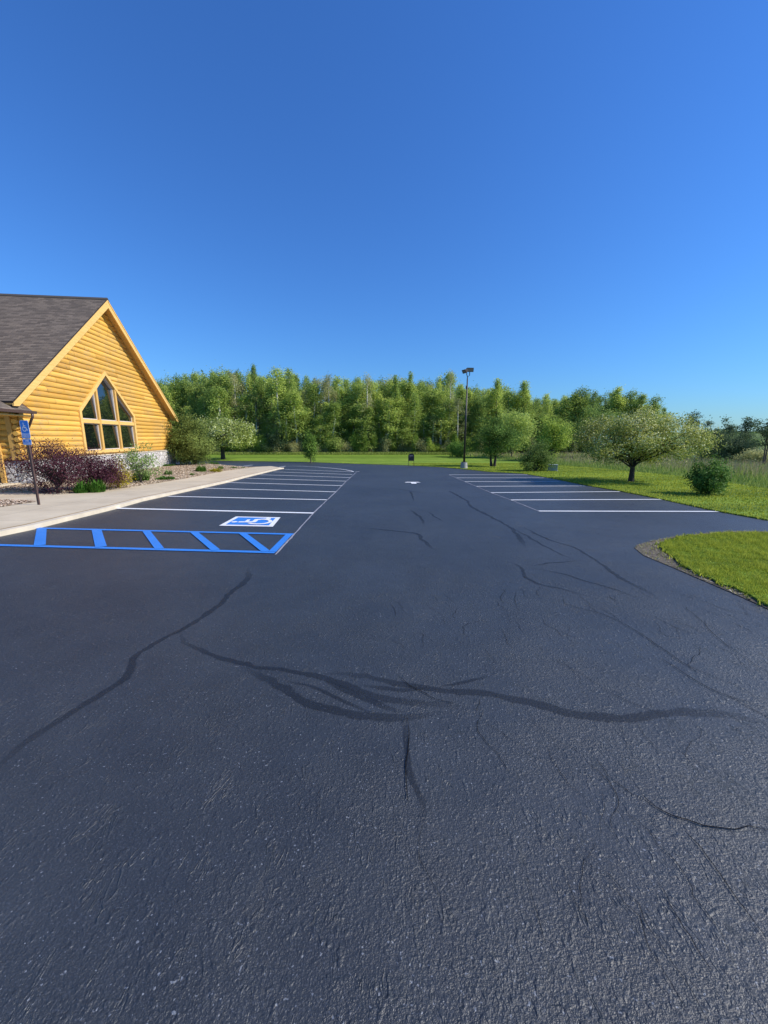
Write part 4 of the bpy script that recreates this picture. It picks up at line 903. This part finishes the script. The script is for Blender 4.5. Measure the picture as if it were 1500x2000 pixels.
tree('yellow_green_tree', 1078, 900, 'bright yellow green young tree behind the utility cabinet', 'tree', 58, 812, M['sapling'], M['bark'], r(8), 70, 120, .2, .4, .08, 1, 893, y=52, shell=.2)
tree('broad_tree', 1000, 900, 'broad light green tree behind the forked tree near the lamp post', 'tree', 90, 796, M['aspen'], M['bark'], r(9), 90, 130, .24, .55, .12, 1, 880, y=62, shell=.25)
tree('leafy_tree', 1160, 900, 'green tree rising behind the left side of the blossoming hawthorn', 'tree', 70, 790, M['aspen_dark'], M['bark'], r(10), 80, 120, .24, .5, .12, 1, 885, y=58, shell=.25)
for i, (px, W, tp, bt, y, lb) in enumerate(((1346, 26, 797, 850, 56, 'thin pale tree showing above the right side of the hawthorn'), (1372, 20, 815, 880, 54, 'short thin tree just right of the hawthorn crown'), (1392, 18, 828, 884, 55, 'smallest thin tree between the hawthorn and the dark juniper'),
        (1418, 20, 817, 868, 50, 'left of the two airy trees standing behind the dark juniper'), (1451, 26, 813, 862, 52, 'right of the two airy trees standing behind the dark juniper'))):
    tree('thin_tree', px, 900, lb, 'tree', W, tp, M['scrub'], M['bark'], r(20+i), 26, 75, .18, .24, .06, 1, bt, y=y, shell=.1, limbs=.9, lump=.3)
tree('spindly_tree', 1497, 915, 'spindly open crowned tree at the right edge of the meadow', 'tree', 56, 800, M['scrub'], M['bark'], r(30), 40, 70, .15, .2, .06, 2, 880, y=36, shell=.15, limbs=.9, lump=.3)
tree('juniper', 1432, 908, 'broad dark blue green juniper in the meadow on the right', 'shrub', 84, 842, M['scrub'], M['bark'], r(31), 120, 130, .14, .27, .08, 2, None, y=44, shell=.3, lump=.25)
tree('juniper', 1392, 905, 'lower dark juniper between the hawthorn and the broad juniper', 'shrub', 60, 852, M['aspen_dark'], M['bark'], r(32), 70, 110, .15, .3, .07, 2, None, y=50, shell=.3, lump=.25)
tree('willow_bush', 1478, 905, 'low greyish bush in the meadow below the spindly tree', 'shrub', 60, 880, M['budding'], M['bark'], r(33), 60, 90, .14, .27, .04, 4, None, y=40, shell=.3)
tree('meadow_bush', 1466, 880, 'small dark bush on the distant green slope', 'shrub', 16, 862, M['aspen_dark'], M['bark'], r(34), 30, 50, .5, .7, .1, 2, None, y=125, shell=.3)
tree('edge_bush', 538, 892, 'rounded grey green bush at the foot of the woods left of the slim tree', 'shrub', 52, 842, M['scrub'], M['bark'], r(35), 60, 100, .2, .42, .05, 4, None, y=77.5, shell=.3)
tree('edge_bush', 655, 892, 'dark low bush at the foot of the woods right of the slim tree', 'shrub', 40, 850, M['aspen_dark'], M['bark'], r(36), 50, 90, .2, .4, .05, 4, None, y=78, shell=.3)
tree('edge_bush', 893, 900, 'dark low bush at the foot of the woods left of the lamp post', 'shrub', 40, 862, M['crab'], M['bark'], r(37), 50, 90, .2, .4, .05, 4, None, y=66, shell=.3)
# planting bed shrubs
tree('purple_smokebush', 102, 950, 'big purple leaved shrub in front of the log wall behind the blue sign', 'shrub', 190, 852, M['purple'], M['bark'], r(40), 140, 80, .058, .17, .03, 7, None, y=14.3, shell=.3, lump=.3, limbs=.9, wy=.55, flat=.9, cut=-.97)
tree('purple_barberry', 182, 948, 'lower purple shrub spreading under the left edge of the big window', 'shrub', 110, 878, M['purple'], M['bark'], r(41), 110, 95, .055, .14, .03, 6, None, y=15.1, shell=.3, lump=.2, limbs=.8, wy=.6, cut=-.97)
tree('golden_barberry', 222, 943, 'yellow green barberry growing at the right of the purple shrubs', 'shrub', 46, 904, M['barberry'], M['darkbark'], r(42), 50, 70, .055, .11, .02, 5, None, y=15.9, shell=.4)
tree('dogwood', 268, 930, 'light green open shrub with thin arching stems below the window', 'shrub', 84, 862, M['perennial'], M['bark'], r(43), 44, 60, .08, .15, .018, 5, None, y=18.3, shell=.25, limbs=.8, lump=.25, cut=-.7, wy=.6)
def tuft(name, px, py, label, W, topy, mat, rng, n, cat='plant', group=None, wd=.02, flat=False, y=None):
    x, y = G(px, py, .12); zg = bedz(x, y); root = empty(name, (x, y, zg), label, cat, group); m1 = y/F/math.cos(PIT); rw = W*m1/2; H = max(.08, top_h(topy, y)-zg)
    V = []; k = 5
    a = rng.uniform(0, 6.283, n); r0 = rw*.75*np.sqrt(rng.uniform(0, 1, n)); l = H*rng.uniform(.6, 1.15, n)*np.sqrt(np.clip(1.08-(r0/(rw*.8))**2, .12, 1))*(1+.25*np.sin(a*3)); sp = rng.uniform(.15, .9, n)*min(rw*.5, H); b = a+rng.normal(0, .7, n)
    X0 = np.stack([np.cos(a)*r0, np.sin(a)*r0, np.zeros(n)], 1); D_ = np.stack([np.cos(b), np.sin(b), np.zeros(n)], 1); Q = np.stack([-np.sin(b), np.cos(b), np.zeros(n)], 1)*wd/2; up = np.array([0, 0, 1.])
    M1 = X0+D_*(sp*.35)[:, None]+up*(l*.7)[:, None]; T_ = X0+D_*sp[:, None]+up*(l*rng.uniform(.6, 1.0, n))[:, None]
    V = np.stack([X0-Q, X0+Q, M1+Q, M1-Q, T_-Q*.2, T_+Q*.2], 1).reshape(-1, 3); i = np.arange(n)*6
    Fc = np.concatenate([np.stack([i, i+1, i+2, i+3], 1), np.stack([i+3, i+2, i+5, i+4], 1)])
    v_ = rng.uniform(0, 1, n); mesh_obj('foliage', V, Fc, mat, root, v=np.concatenate([v_, v_]))
    if cat != 'grass tuft':
        P = X0+D_*(sp*.5)[:, None]+up*(l*rng.uniform(.3, .95, n))[:, None]; Vl, Fl = leaves(P, wd*2.2, rng, .6); mesh_obj('leaflets', Vl, Fl, mat, root, v=rng.uniform(0, 1, n))
    return root
tuft('daylily', 163, 962, 'left half of the bright green daylily pair at the sidewalk edge under the purple shrub', 38, 940, M['lily'], r(50), 420, cat='grass tuft', wd=.03)
tuft('daylily', 190, 961, 'right half of the bright green daylily pair at the sidewalk edge under the purple shrub', 36, 938, M['lily'], r(51), 420, cat='grass tuft', wd=.03)
tuft('perennial_clump', 276, 940, 'dense green clump right of the golden barberry nearest the sidewalk', 36, 918, M['lily'], r(52), 700)
tuft('perennial_clump', 323, 937, 'low flat green mat by the sidewalk', 42, 930, M['lily'], r(53), 600)
tuft('perennial_clump', 329, 930, 'small green clump just behind the low flat mat', 18, 917, M['perennial'], r(54), 300)
tuft('perennial_clump', 328, 918, 'wide low green clump against the stone base', 36, 906, M['lily'], r(55), 600)
tuft('perennial_clump', 300, 920, 'thin pale ground cover beside the stone base left of the wide clump', 30, 914, M['perennial'], r(56), 300)
tuft('perennial_clump', 375, 928.5, 'tiny round green tuft alone on the mulch by the sidewalk', 12, 924, M['lily'], r(57), 160)
tuft('perennial_clump', 393, 923, 'green leafy clump below the large corner shrub', 24, 908, M['lily'], r(58), 400)
tuft('perennial_clump', 421, 922, 'yellow green low clump between two darker ones near the end of the bed', 28, 914, M['barberry'], r(59), 300)
tuft('perennial_clump', 431, 918, 'greyish small clump at the right of the yellow green one', 13, 909, M['perennial'], r(60), 200)
tuft('perennial_clump', 417, 911, 'green clump at the foot of the corner shrub on its right', 26, 900, M['lily'], r(61), 300)
tuft('perennial_clump', 457, 915.5, 'low green tuft near the far tip of the bed', 16, 911, M['lily'], r(62), 160)
tuft('perennial_clump', 475, 914.5, 'smallest green tuft at the far tip of the bed', 10, 911.5, M['lily'], r(63), 120)
# distant wooded ridge on the horizon at the right
V = []; rr_ = r(70); P = []
for i in range(5200):
    a = R(rr_.uniform(22, 62)); d = rr_.uniform(395, 430); x, y = d*math.sin(a), d*math.cos(a); hgt = rr_.uniform(0, 1)**1.5*(1.6+1.2*math.sin(a*37)+.8*math.sin(a*91)); P.append((x, y, float(Z(x, y))+max(0, hgt)))
Vl, Fl = leaves(np.array(P), 1.5, rr_, .2, .8); tag(mesh_obj('distant_woods', Vl, Fl, M['aspen_dark'], v=rr_.uniform(0, 1, len(P))), 'thin dark line of distant woods on the horizon', kind='stuff')
# reeds and shrubs beyond, seen under the hawthorn
bpy.context.view_layer.update()
